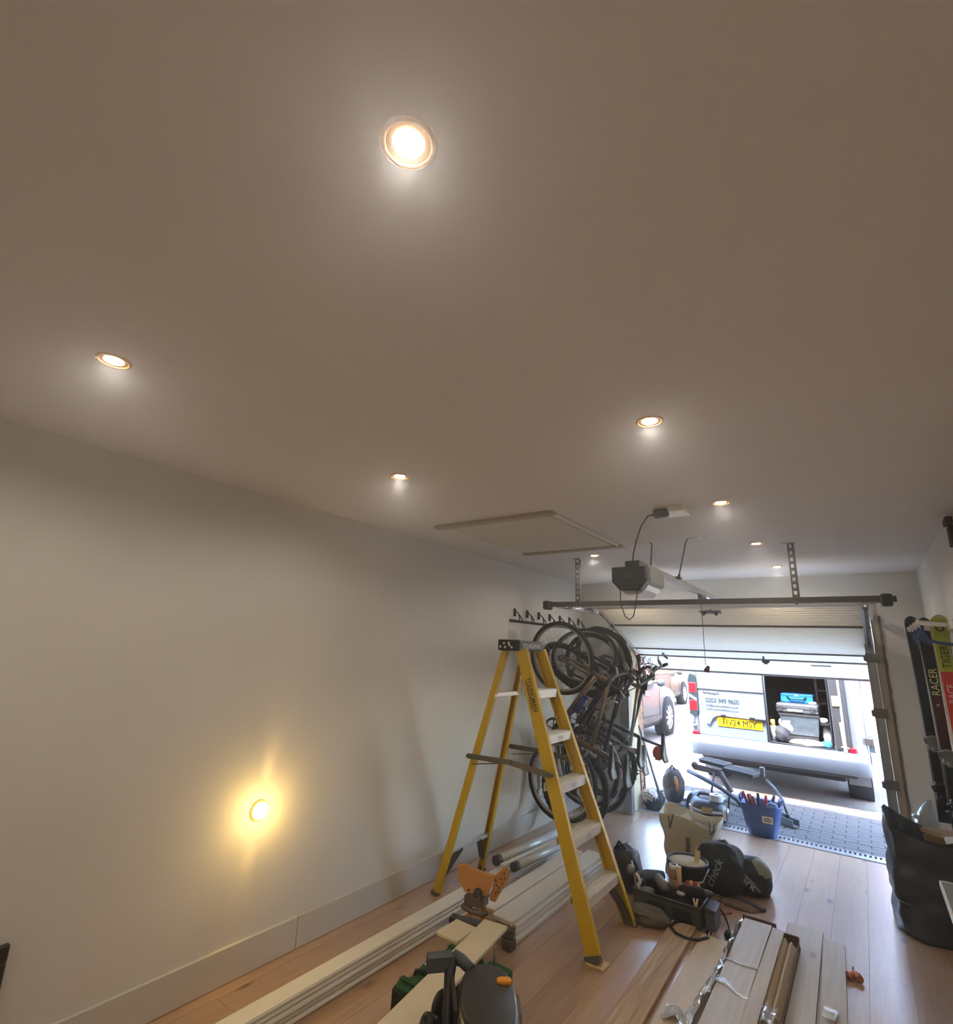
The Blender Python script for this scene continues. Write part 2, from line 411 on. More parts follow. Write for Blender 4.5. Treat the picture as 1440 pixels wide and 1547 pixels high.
for r in range(14):
    for c in range(-1, 13):
        x = DX0 + 0.05 + c * 0.2 + (0.1 if r % 2 else 0); y = 6.205 + r * 0.1
        if x < DX0 - 0.1 or x + 0.2 > 0.40 or (x < DX0 + 0.03 and y < 6.45): continue
        if blk is None:
            blk = MB().bbox((x + 0.002, y + 0.002, -0.06), (x + 0.198, y + 0.098, -0.012), 0.004).build('paving_block', BLK, gr, origin=(x + 0.1, y + 0.05, -0.012)); first = True
        else: child_like(blk, (x + 0.1, y + 0.05, -0.012 - random.uniform(0, 0.003)), gr)
gb2 = MB().box((-60, -60, -0.35), (60, 6.2, -0.2)); struct(gb2.build('ground', mat('garden_ground', (120, 112, 98), 0.95)))

# ---------------------------------------------------------------- houses and walls beyond
def house(name, label, x0, x1, y0, y1, h, wallm):
    t = thing(name, label, 'house', ((x0 + x1) / 2, y0, -0.03))
    MB().box((x0, y0, -0.05), (x1, y1, h)).build('brick_wall', wallm, t)
    ym = (y0 + y1) / 2; rh = h + (y1 - y0) * 0.36
    MB().add([(x0 - .3, y0 - .35, h), (x1 + .3, y0 - .35, h), (x1 + .3, y1 + .35, h), (x0 - .3, y1 + .35, h), (x0 - .3, ym, rh), (x1 + .3, ym, rh)],
             [(0, 1, 5, 4), (2, 3, 4, 5), (0, 4, 3), (1, 2, 5), (0, 3, 2, 1)]).build('roof', mat('clay_roof', (128, 84, 66), 0.9, var=0.15, scale=3), t)
    n = max(2, int((x1 - x0) / 2.6)); 
    for fl_ in range(2):
        for k in range(n):
            xc = x0 + (k + 0.5) * (x1 - x0) / n; z = 0.9 + fl_ * 2.6
            if z + 1.3 > h: continue
            f = MB().bbox((xc - 0.6, y0 - 0.06, z), (xc + 0.6, y0 + 0.02, z + 1.25), 0.02).build('window', WHITEP, t)
            for q in (-1, 1): MB().box((xc + q * 0.29 - 0.24, y0 - 0.075, z + 0.08), (xc + q * 0.29 + 0.24, y0 - 0.061, z + 1.17)).build('pane', GLASSD, f)
    MB().bbox((x0 + 1.2, ym - 0.3, rh - 0.3), (x0 + 1.9, ym + 0.3, rh + 1.0), 0.02).build('chimney', wallm, t)
    return t
house('brick_house', 'orange brick house across the road behind the van', -3.0, 9.0, 23.0, 31.0, 5.2, brick_mat('far_brick', (206, 120, 84), (188, 104, 74), (214, 196, 176)))
house('brick_house', 'brick house far off behind the second parked car', -22.0, -9.5, 33.0, 41.0, 5.2, brick_mat('far_brick_pale', (214, 150, 120), (200, 134, 104), (220, 206, 190)))
bw = thing('garden_wall', 'low white rendered garden wall to the right of the van', 'wall', (2.2, 12.6, -0.03))
MB().box((0.16, 12.6, -0.05), (5.0, 12.78, 1.0)).build('render', WHITEP, bw)
MB().bbox((0.12, 12.56, 1.0), (5.04, 12.82, 1.05), 0.01).build('coping', MGREY, bw)
# ---------------------------------------------------------------- ceiling lamps
def downlight(x, y, label):
    t = thing('ceiling_light', label, 'ceiling light', (x, y, H), 'recessed ceiling lights')
    MB().lathe([(0.0475, 0.0), (0.0475, -0.003), (0.044, -0.006), (0.039, -0.006), (0.0375, -0.003), (0.0375, 0.0)], (x, y, H), n=32).build('bezel', mat('lamp_bezel', (226, 196, 150), 0.35), t)  # orange glow of the lamp put into the bezel and reflector colours
    MB().lathe([(0.0375, -0.003), (0.031, -0.0012), (0.0265, -0.0008)], (x, y, H), n=32).build('reflector', mat('lamp_reflector', (150, 108, 60), 0.6), t)
    MB().lathe([(0.0265, -0.0008), (0.026, -0.003), (0.015, -0.005), (0.0, -0.0055)], (x, y, H), n=28).build('lens', LENS, t)
    la = bpy.data.lights.new('lamp', 'SPOT'); lo = bpy.data.objects.new('lamp', la); COL.objects.link(lo)
    la.energy = LAMP_W; la.color = WARM; la.spot_size = math.radians(172); la.spot_blend = 0.5; la.shadow_soft_size = 0.025
    lo.parent = t; lo.location = (0, 0, -0.03)
    return t
for x, y, lb in [
    (-0.505, 0.45, 'largest ceiling light, nearest the viewer, glowing over the middle of the ceiling'),
    (-0.51, 1.69, 'second ceiling light of the right row, above and right of the loft hatch'),
    (-0.512, 2.86, 'third ceiling light of the right row, beside the ceiling socket'),
    (-0.515, 4.04, 'fourth ceiling light of the right row, left of the right door hanger strap'),
    (-0.515, 5.16, 'fifth and farthest ceiling light of the right row, close to the front wall'),
    (-1.735, 0.457, 'ceiling light nearest the left wall and farthest left in view'),
    (-1.735, 1.694, 'ceiling light between the left wall and the near edge of the loft hatch'),
    (-1.735, 4.04, 'small ceiling light just beyond the loft hatch, above the bikes'),
    (-1.735, 5.16, 'ceiling light hidden behind the black door opener'),
    (-0.50, -0.75, 'unseen light added to brighten the room, right row behind the viewer'),  # unseen lamps added behind the viewer to brighten the room
    (-1.73, -0.75, 'unseen light added to brighten the room, left row behind the viewer')]:
    downlight(x, y, lb)
# low wall light
wl = thing('wall_light', 'small round lit wall light glowing yellow low on the left wall', 'wall light', (XL, 1.78, 0.732))
MB().lathe([(0.050, 0.0), (0.050, 0.006), (0.046, 0.012), (0.040, 0.013)], (XL, 1.78, 0.732), (1, 0, 0), n=32).build('bezel', mat('wall_lamp_rim', (250, 214, 130), 0.4), wl)
MB().lathe([(0.040, 0.012), (0.036, 0.024), (0.022, 0.032), (0.0, 0.034)], (XL, 1.78, 0.732), (1, 0, 0), n=28).build('lens', LENSW, wl)
for dz, e, sz in ((0.0, 1.5, 0.03),):
    la = bpy.data.lights.new('glow', 'POINT'); lo = bpy.data.objects.new('glow', la); COL.objects.link(lo)
    la.energy = e; la.color = (1.0, 0.66, 0.20); la.shadow_soft_size = sz
    lo.parent = wl; lo.location = (0.15, 0, dz)
for s in (1, -1):     # the beams it throws up and down the wall
    la = bpy.data.lights.new('beam', 'SPOT'); lo = bpy.data.objects.new('beam', la); COL.objects.link(lo)
    la.energy = 2.0 if s > 0 else 1.3; la.color = (1.0, 0.62, 0.20); la.spot_size = math.radians(30); la.spot_blend = 1.0; la.shadow_soft_size = 0.008
    lo.parent = wl; lo.location = (0.040, 0, 0.02 * s)
    lo.rotation_euler = V((-0.10, 0.13 * s, 1.0 * s)).to_track_quat('-Z', 'Y').to_euler()

# ---------------------------------------------------------------- loft hatch
hx0, hx1, hy0, hy1 = -2.245, -1.385, 2.585, 3.745
lh = thing('loft_hatch', 'white loft hatch with raised trim in the ceiling', 'hatch', ((hx0 + hx1) / 2, (hy0 + hy1) / 2, H))
HP = mat('hatch_panel_paint', (214, 210, 200), 0.6)
MB().bbox((hx0 + 0.05, hy0 + 0.05, H - 0.008), (hx1 - 0.05, hy1 - 0.05, H), 0.003).build('panel', HP, lh)
for lo, hi, c in (((hx0 - .03, hy0, H - 0.022), (hx1 + .01, hy0 + 0.06, H), 0), ((hx0 + .01, hy1 - 0.06, H - 0.022), (hx1 + .01, hy1, H), 0), ((hx0 + .02, hy0 + 0.06, H - 0.016), (hx0 + 0.036, hy1 - 0.06, H), 1), ((hx1 - 0.016, hy0 + 0.06, H - 0.016), (hx1, hy1 + 0.10, H), 1)):
    MB().bbox(lo, hi, 0.003).build('trim', mat('hatch_trim_white', (238, 234, 226), 0.35) if c else mat('hatch_trim_taupe', (176, 164, 152), 0.5), lh)

# ---------------------------------------------------------------- garage door, half open
DW0, DW1 = -2.13, 0.08
A = V((0, 4.98, 2.055)); B = V((0, 6.645, 1.458))
dd = (B - A).normalized(); nn = V((0, dd.z, -dd.y)); nn = nn if nn.z < 0 else -nn       # nn: inner (lower) face normal
LEN = (B - A).length
gd = thing('garage_door', 'white ribbed up-and-over garage door hanging half open', 'garage door', ((DW0 + DW1) / 2, 6.645, 1.458))
DM = mat('white_door_skin', (226, 226, 224), 0.34, var=0.05, scale=3, stretch=(0.6, 8, 8), bump=0.25, bscale=5, c2=None)
def let_light_through(m, f):
    t = m.node_tree; b = t.nodes['Principled BSDF']; o = t.nodes['Material Output']
    tr = t.nodes.new('ShaderNodeBsdfTranslucent'); tr.inputs[0].default_value = (0.95, 0.90, 0.80, 1)
    mx = t.nodes.new('ShaderNodeMixShader'); mx.inputs[0].default_value = f
    t.links.new(b.outputs[0], mx.inputs[1]); t.links.new(tr.outputs[0], mx.inputs[2]); t.links.new(mx.outputs[0], o.inputs[0])
let_light_through(DM, 0.5)      # translucency added so the dim inner face of the door looks bright
secs = [(0.0, 0.44), (0.452, 1.10), (1.106, 1.31), (1.316, LEN)]
for a, b in secs:
    m = MB()
    def slab(s0, s1, t0, t1):
        vs = []
        for s_, t_ in ((s0, t0), (s1, t0), (s1, t1), (s0, t1)):
            p = A + dd * s_ + nn * t_
            vs += [V((DW0, p.y, p.z)), V((DW1, p.y, p.z))]
        m.add(vs, [(0, 1, 3, 2), (2, 3, 5, 4), (4, 5, 7, 6), (6, 7, 1, 0), (0, 2, 4, 6), (1, 7, 5, 3)])
    slab(a, b, -0.04, 0.0)
    k = a + 0.035
    while k < b - 0.03:                     # fine pressed ribs
        slab(k, k + 0.010, 0.0, 0.0012); k += 0.047
    m.build('door_section', DM, gd)
mm = MB()
for s_, jw in ((0.446, 0.014), (1.103, 0.005), (1.313, 0.005)):
    p = A + dd * s_; mm.beam((DW0, p.y, p.z), (DW1, p.y, p.z), jw, 0.03, tuple(dd))
mm.build('section_joint', DSTEEL, gd)
p = B + dd * 0.012; MB().beam((DW0, p.y, p.z), (DW1, p.y, p.z), 0.024, 0.03, tuple(dd)).build('bottom_seal', MGREY, gd)
p = A - dd * 0.02; MB().beam((DW0, p.y, p.z), (DW1, p.y, p.z), 0.05, 0.05, tuple(dd)).build('top_rail', mat('white_rail', (228, 224, 214), 0.4), gd)
for x in (DW0 + 0.012, DW1 - 0.03):
    q = A + nn * 0.012; r = B + nn * 0.012
    MB().beam((x, q.y, q.z), (x, r.y, r.z), 0.034, 0.02).build('side_stile', ALU, gd)
# inner release handle, opener plate, warning strip
q = A + dd * 1.33 + nn * 0.02; hx = -0.815
hd = MB(); hd.beam((hx - 0.035, q.y, q.z), (hx + 0.035, q.y, q.z), 0.018, 0.02, tuple(dd)); hd.beam((hx - 0.006, q.y - 0.11, q.z + 0.045), (hx - 0.006, q.y, q.z), 0.016, 0.02); hd.cyl((hx, q.y, q.z), (hx, q.y - 0.01, q.z - 0.02), 0.02, n=12)
hd.build('handle', DGREY, gd)
q = A + dd * 0.10 + nn * 0.02
pl = MB(); pl.beam((-1.16, q.y, q.z), (-0.98, q.y, q.z), 0.045, 0.01, tuple(dd)); pl.cyl((-1.13, q.y, q.z), (-1.13, q.y - 0.01, q.z - 0.03), 0.012); pl.cyl((-1.02, q.y, q.z), (-1.02, q.y - 0.01, q.z - 0.03), 0.012)
pl.tube([(-1.12, q.y, q.z - 0.02), (-1.07, q.y, q.z + 0.02), (-1.03, q.y, q.z - 0.02)], 0.006)
pl.build('arm_bracket', DSTEEL, gd)
for ds in (1.325, 1.43):
    q = A + dd * ds + nn * 0.004; MB().beam((-0.43, q.y, q.z), (-0.26, q.y, q.z), 0.03, 0.004, tuple(dd)).build('label_strip', MGREY, gd)
for x in (DW0 + 0.30, ):
    q = A + dd * 1.31 + nn * 0.02; MB().beam((x, q.y, q.z), (x, q.y - .08, q.z + .035), 0.02, 0.02).cyl((x, q.y, q.z), (x + .03, q.y, q.z - .02), .012).build('catch', DSTEEL, gd)
# door framework: tracks, cross bar, hangers, posts, arms
df = thing('door_frame', 'grey steel garage door tracks with cross bar and hangers', 'door frame', ((DW0 + DW1) / 2, 5.9, 0.0))
yb, zb = 4.15, 2.005
BAR = mat('dark_bar_steel', (84, 78, 74), 0.45, 0.5, var=0.05, scale=6)
cb = MB(); cb.beam((-2.235, yb, zb), (0.165, yb, zb), 0.05, 0.04, (0, 1, 0)); cb.build('cross_bar', BAR, df)
for x in (-2.235, 0.165):
    MB().bbox((x - 0.03, yb - 0.045, zb - 0.045), (x + 0.03, yb + 0.045, zb + 0.03), 0.008).cyl((x, yb, zb), (x + (0.05 if x > 0 else -0.0), yb, zb), 0.02).build('bar_end', BLACK, df)
for x in (-2.17, 0.105):
    t = MB(); t.beam((x, yb + 0.04, zb), (x, 5.95, zb), 0.012, 0.05); t.beam((x + (0.015 if x < -1 else -0.015), yb + 0.04, zb - 0.022), (x + (0.015 if x < -1 else -0.015), 5.95, zb - 0.022), 0.03, 0.006)
    t.build('track', mat('pale_track', (214, 212, 206), 0.35, 0.5), df)
def slotted(name, p0, p1, wd, axis):
    """perforated angle strap, the slots cut through"""
    m = MB(); p0 = V(p0); p1 = V(p1); d = (p1 - p0); n = max(3, int(d.length / 0.045)); a = V(axis)
    for s in (-1, 1): m.beam(p0 + a * s * wd * 0.36, p1 + a * s * wd * 0.36, wd * 0.28, 0.004, axis)
    for k in range(n + 1):
        c = p0 + d * (k / n); e = d.normalized() * 0.011
        m.beam(c - e, c + e, wd * 0.46, 0.004, axis)
    m.beam(p0 + a * wd * 0.5 + V((0, 0.014, 0)), p1 + a * wd * 0.5 + V((0, 0.014, 0)), 0.003, 0.028, axis)
    return m
for x in (-1.93, -0.318):
    slotted('h', (x, yb - 0.028, zb - 0.02), (x, yb - 0.028, H), 0.04, (1, 0, 0)).build('hanger', DSTEEL, df)
    MB().bbox((x - 0.05, yb - 0.05, H - 0.005), (x + 0.03, yb + 0.01, H), 0.002).build('ceiling_plate', STEEL, df)
# posts
MB().bbox((DX0 + 0.05, YF - 0.03, 0.0), (DX0 + 0.075, YF + 0.06, 2.1), 0.003).bbox((DX0 - 0.02, YF - 0.035, 0.0), (DX0 + 0.05, YF - 0.014, 2.1), 0.003).build('post', STEEL, df)
pr = MB().bbox((0.025, YF - 0.03, 0.0), (0.045, YF + 0.07, 2.1), 0.003).bbox((0.045, YF - 0.035, 0.0), (0.09, YF - 0.014, 2.1), 0.003).build('post', STEEL, df)
for z in (0.62, 1.17, 1.62):
    b_ = MB().bbox((0.02, YF - 0.055, z), (0.12, YF - 0.034, z + 0.075), 0.004); b_.cyl((0.05, YF - 0.075, z + 0.04), (0.05, YF - 0.055, z + 0.04), 0.014); b_.bbox((0.005, YF - 0.07, z + 0.01), (0.045, YF - 0.05, z + 0.06), 0.004)
    b_.build('post_bracket', mat('dull_bracket_steel', (124, 120, 116), .45, .5), pr)
MB().bbox((DX0 + 0.02, YF - 0.04, 2.07), (DX1, YF + 0.05, 2.13), 0.004).build('header_beam', mat('white_header', (226, 224, 218), 0.4), df)
# chrome lifting arms either side of the leaf, return springs
for x in (-2.105, 0.062):
    a = MB(); a.tube([(x, 4.18, 1.985), (x, 4.90, 2.02)], 0.014, 10); a.bbox((x - 0.022, 4.80, 1.99), (x + 0.022, 4.95, 2.045), 0.006)
    a.beam((x, 4.93, 2.03), (x, 6.50, 1.475), 0.022, 0.014)
    a.cyl((x - 0.02, 4.93, 2.03), (x + 0.02, 4.93, 2.03), 0.02); a.cyl((x - 0.02, 6.50, 1.475), (x + 0.02, 6.50, 1.475), 0.018)
    a.build('lifting_arm', CHROME, df)
MB().tube([(0.035, 6.45, 1.50), (0.04, 6.2, 1.36), (0.05, 5.95, 1.22), (0.055, 5.86, 1.17)], 0.007).build('cable', DSTEEL, df)

# ---------------------------------------------------------------- door opener
oy = 3.0
op = thing('door_opener', 'black and grey garage door opener box hanging from the ceiling', 'door opener', (-1.07, oy, 1.965))
def hexa(y, s=1.0, dx=0.0):
    c = V((-1.07 + dx, y, 2.043)); o = [(-.108, .067), (.108, .067), (.108, -.02), (.062, -.072), (-.062, -.072), (-.108, -.02)]
    return [c + V((a * s, 0, b * s)) for a, b in o]
MB().loft([hexa(oy - .012, .90), hexa(oy, 1.0), hexa(oy + 0.05, 1.0)], smooth=False).build('front_cover', BLACK, op)
MB().loft([hexa(oy + 0.05, 1.0), hexa(oy + 0.06, 1.03), hexa(oy + 0.31, 1.03)], smooth=False).build('housing', MGREY, op)
lb = MB(); lb.loft([[V((-1.07 + a, y, z)) for a, z in ((-.06, 1.971), (.06, 1.971), (.10, 2.012), (.075, 1.975), (.04, 1.948), (-.04, 1.948))] for y in (oy + 0.052, oy + 0.30)], smooth=False)
lb.build('light_cover', mat('lamp_cover_white', (216, 212, 222), 0.3), op)
MB().bbox((-1.095, oy + 0.0, 2.10), (-1.005, oy + 0.16, 2.145), 0.005).build('rail_saddle', BLACK, op)
MB().lathe([(0.026, 0), (0.026, .003), (0.022, .004), (0.0, .004)], (-1.07, oy - 0.012, 2.05), (0, -1, 0), n=20).build('badge', DGREY, op)
rr = MB(); rr.bbox((-1.095, oy + 0.12, 2.125), (-1.045, YF - 0.03, 2.168), 0.004)
rr.build('rail', mat('pale_rail', (150, 152, 156), 0.4, 0.5), op)
MB().box((-1.087, oy + 0.3, 2.1195), (-1.075, YF - 0.05, 2.125)).box((-1.065, oy + 0.3, 2.1195), (-1.053, YF - 0.05, 2.125)).build('rail_lip', CHROME, op)
MB().bbox((-1.11, YF - 0.03, 2.10), (-1.03, YF, 2.19), 0.004).build('header_bracket', STEEL, op)
MB().beam((-1.07, 4.80, 2.10), (-1.07, 5.07, 2.04), 0.025, 0.012).bbox((-1.09, 4.72, 2.09), (-1.05, 4.88, 2.12), 0.004).build('door_arm', DSTEEL, op)
for s, x0, x1 in ((-1, -1.155, -1.30), (1, -0.895, -0.765)):
    st = MB()
    slotted('s', (x0, 3.70, H - 0.004), (x1, 3.70, H - 0.004), 0.032, (0, 1, 0))
    st.tube([(x0, 3.70, H - 0.004), (x0 - .012 * s, 3.70, H - .02), (-1.07 + s * 0.036, 3.96 if s > 0 else 3.53, 2.185), (-1.07 + s * 0.028, 3.965 if s > 0 else 3.53, 2.165)], 0.005, 6)
    st.build('strap', DSTEEL, op)
    sl = MB()
    for k in range(4):
        xa = x0 + (x1 - x0) * k / 4; sl.bbox((min(xa, xa + (x1 - x0) / 4 * .55), 3.685, H - 0.004), (max(xa, xa + (x1 - x0) / 4 * .55), 3.715, H), 0.001)
    sl.box((min(x0, x1), 3.682, H - 0.004), (max(x0, x1), 3.688, H)); sl.box((min(x0, x1), 3.712, H - 0.004), (max(x0, x1), 3.718, H))
    sl.build('ceiling_strip', STEEL, op)
MB().bbox((-1.115, 3.93, 2.155), (-1.02, 3.99, 2.176), 0.003).cyl((-1.034, 3.96, 2.16), (-1.034, 3.96, 2.195), 0.009).build('rail_clamp', DSTEEL, op)
MB().tube([(-1.135, oy + .02, 1.985), (-1.128, oy, 1.93), (-1.118, oy - .01, 1.87), (-1.098, oy - .015, 1.815), (-1.07, oy - .015, 1.795), (-1.048, oy - .012, 1.82), (-1.036, oy - .005, 1.88), (-1.03, oy + .02, 1.97)], 0.0035, 6).build('cable_loop', BLACK, op)
# release cord
pc = thing('release_cord', 'thin release cord with a dark red pull handle hanging from the opener rail', 'cord', (-1.07, 4.75, 1.485))
MB().tube([(-1.07, 4.75, 2.12), (-1.072, 4.75, 1.85), (-1.07, 4.75, 1.54)], 0.003, 6).build('string', DGREY, pc)
MB().lathe([(0.004, .055), (0.014, .045), (0.022, .012), (0.02, 0), (0.0, 0.0)], (-1.07, 4.75, 1.487), (0.45, 0, 1), n=12).build('pull_handle', mat('dark_red_plastic', (92, 60, 60), 0.5), pc)
# ceiling socket with plug and flex
cs = thing('ceiling_socket', 'white ceiling socket with a black plug and flex', 'socket', (-0.775, 2.87, H))
MB().bbox((-0.845, 2.80, H - 0.034), (-0.69, 2.94, H), 0.004).build('socket_box', WHITEP, cs)
MB().bbox((-0.85, 2.785, H - 0.062), (-0.77, 2.83, H - 0.012), 0.008).build('plug', BLACK, cs)
MB().tube([(-0.845, 2.80, H - 0.04), (-0.88, 2.80, H - 0.045), (-0.93, 2.83, H - 0.09), (-0.985, 2.90, H - 0.16), (-1.03, 2.97, H - 0.22), (-1.05, 3.01, 2.145)], 0.0045, 6).build('flex', BLACK, cs)
# dark scrap of timber packing high on the right wall
tp = thing('wall_fixing', 'dark wooden block fixed high on the right wall at the picture edge', 'bracket', (XR, 3.62, 2.26))
MB().bbox((XR - 0.03, 3.55, 2.335), (XR, 3.66, 2.372), 0.003).build('block', mat('dark_wood', (74, 50, 42), 0.8), tp)
MB().bbox((XR - 0.022, 3.55, 2.22), (XR, 3.64, 2.325), 0.003).build('batten', mat('dark_wood2', (62, 46, 40), 0.8), tp)

# ---------------------------------------------------------------- stepladder
ld = thing('stepladder', 'tall yellow fibreglass stepladder with white treads standing open', 'ladder', (-1.92, 3.3, 0.0))
HT = 1.60
FN0, FN1 = V((-1.345, 3.03, 0.014)), V((-1.925, 3.185, HT))     # front rails, near / far
FF0, FF1 = V((-1.345, 3.58, 0)), V((-1.925, 3.475, HT))
RN0, RN1 = V((-2.495, 3.08, 0)), V((-2.06, 3.19, HT))
RF0, RF1 = V((-2.495, 3.62, 0)), V((-2.06, 3.47, HT))
def rail(p0, p1, inward, dep, fl_w):
    """C section: web facing outwards along Y, two flanges turned in"""
    m = MB(); d = (p1 - p0).normalized(); a = V((1, 0, 0)); a = (a - d * a.dot(d)).normalized(); b = V((0, inward, 0))
    m.beam(p0, p1, dep, 0.005, tuple(a))
    for s in (-1, 1):
        o = a * s * (dep / 2 - 0.003) + b * (fl_w / 2)
        m.beam(p0 + o, p1 + o, 0.006, fl_w, tuple(a))
    return m
rn = rail(FN0, FN1, 1, 0.082, 0.03).build('front_rail', FRP, ld)
rf_ = rail(FF0, FF1, -1, 0.082, 0.03).build('front_rail', FRP, ld)
rail(RN0, RN1, 1, 0.045, 0.03).build('rear_rail', FRP, ld)
rail(RF0, RF1, -1, 0.045, 0.03).build('rear_rail', FRP, ld)
for p, q in ((FN0, FN1), (FF0, FF1)):
    d = (q - p).normalized()
    MB().beam(p - d * 0.002, p + d * 0.028, 0.088, 0.034).build('foot', mat('worn_foot_grey', (96, 90, 80), .7), ld)
for p, q in ((RN0, RN1), (RF0, RF1)):
    d = (q - p).normalized(); MB().beam(p - d * 0.002, p + d * 0.022, 0.052, 0.034).build('foot', mat('worn_foot_grey', (96, 90, 80), .7), ld)
TREAD = mat('white_tread', (226, 222, 210), 0.45, 0.15, var=0.05, scale=20)
for i in range(1, 6):
    z = 0.268 * i; f = z / HT
    n0 = FN0.lerp(FN1, f); f0 = FF0.lerp(FF1, f)
    m = MB(); m.bbox((n0.x - 0.06, n0.y + 0.004, z - 0.005), (n0.x + 0.042, f0.y - 0.004, z + 0.004), 0.002)
    m.bbox((n0.x + 0.036, n0.y + 0.004, z - 0.05), (n0.x + 0.043, f0.y - 0.004, z + 0.004), 0.002)
    m.bbox((n0.x - 0.062, n0.y + 0.004, z - 0.045), (n0.x - 0.056, f0.y - 0.004, z), 0.002)
    for k in range(4): m.box((n0.x - 0.05 + k * 0.024, n0.y + 0.01, z + 0.004), (n0.x - 0.042 + k * 0.024, f0.y - 0.01, z + 0.007))
    tr = m.build('tread', TREAD, ld)
    if i in (2, 3, 4): MB().box((n0.x + 0.0431, (n0.y + f0.y) / 2 - 0.03, z - 0.036), (n0.x + 0.0436, (n0.y + f0.y) / 2 + 0.04, z - 0.012)).build('sticker', mat('faded_sticker', (196, 190, 188), 0.5), tr)
# curved knee braces under the lowest tread
n0 = FN0.lerp(FN1, 0.268 / HT); f0 = FF0.lerp(FF1, 0.268 / HT)
for base, tread_y, s in ((FN0, n0, 1), (FF0, f0, -1)):
    pts = []
    for k in range(7):
        t = k / 6; pts.append(V((FN0.x + (n0.x - FN0.x) * (1 - (1 - t) ** 1.2) - 0.012, base.y + s * (0.012 + 0.13 * t ** 2.2), 0.02 + 0.225 * t)))
    m = MB()
    for a, b in zip(pts[:-1], pts[1:]): m.beam(a, b + (b - a) * .1, 0.055, 0.008)
    m.build('brace', DSTEEL, ld)
# rear cross bars and corner braces
z1 = 1.30; a = RN0.lerp(RN1, z1 / HT); b = RF0.lerp(RF1, z1 / HT)
MB().bbox((a.x - 0.02, a.y, z1 - 0.028), (a.x + 0.02, b.y, z1 + 0.002), 0.003).build('rear_bar', TREAD, ld)
z2 = 0.26; a = RN0.lerp(RN1, z2 / HT); b = RF0.lerp(RF1, z2 / HT)
MB().bbox((a.x - 0.015, a.y, z2 - 0.012), (a.x + 0.015, b.y, z2 + 0.012), 0.003).build('rear_bar', ALU, ld)
for base, s in ((RN0, 1), (RF0, -1)):
    MB().beam((base.x + 0.015, base.y + s * 0.02, 0.08), (a.x + .01, base.y + s * 0.16, z2), 0.05, 0.006).build('brace', DSTEEL, ld)
# spreaders
for y0, y1 in ((3.10, 3.09), (3.60, 3.52)):
    pa = V((-2.27, y0, 0.885)); pm = V((-1.93, (y0 + y1) / 2 + (0.0), 0.895)); pb = V((-1.63, y1, 0.865))
    s = -1 if y0 < 3.3 else 1
    o = V((0, s * 0.02, 0))
    MB().beam(pa + o, pm + o, 0.008, 0.032, (0, 1, 0)).beam(pm + o, pb + o, 0.008, 0.032, (0, 1, 0)).cyl(pm + o * .5, pm + o * 1.6, 0.016).cyl(pa, pa + o * 1.4, 0.012).cyl(pb, pb + o * 1.4, 0.012).build('spreader', DSTEEL, ld)
    MB().tube([pa + V((0.03, 0, -0.05)), pm + V((-0.08, 0, -.02))], 0.004, 6).build('stay_wire', DSTEEL, ld)
# top cap
cap = MB().bbox((-2.10, 3.165, HT - 0.005), (-1.93, 3.50, HT + 0.065), 0.012).build('top_cap', mat('ladder_cap_grey', (92, 92, 92), 0.5), ld)
MB().bbox((-2.102, 3.157, HT - 0.008), (-1.926, 3.178, HT + 0.068), 0.006).build('end_cap', MBLACK, cap)
for dx, dz in ((-0.09, .02), (-0.10, .046), (-0.055, .035), (-0.06, .05), (-0.035, .02), (-0.13, .022)):
    MB().lathe([(0.009, 0), (0.006, .002), (0, .002)], (-1.95 + dx, 3.157, HT + dz - 0.004), (0, -1, 0), n=8).build('rivet', WTXT, cap)
text('lettering', 'YOUNGMAN', 0.05, (-1.9298 + 0.0005, 3.215, HT + 0.012), (0, 1, 0), (0, 0, 1), WTXT, ld, sx=0.85)
d = (FN0 - FN1).normalized(); nb = V((0, -1, 0)); yd = V((1, 0, 0)); yd = (yd - d * yd.dot(d)).normalized()
face = d.cross(yd)
o = FN1.lerp(FN0, 0.115) + face * 0.0035 - yd * 0.010
text('lettering', 'YOUNGMAN', 0.050, o, d, yd, BTXT, ld, sx=0.76, bold=0.0007)
u0 = FN1.lerp(FN0, 0.123) + face * 0.0035 - yd * 0.018; u1 = u0 + d * 0.195
MB().beam(u0, u1, 0.006, 0.001, tuple(yd)).build('print_line', BTXT, ld)
wb = MB().bbox((-1.385, 3.0, 0.0), (-1.28, 3.09, 0.012), 0.002)
tag(wb.build('packing_block', WOODL), 'thin pale wood block on the floor at the near front ladder foot', 'block')
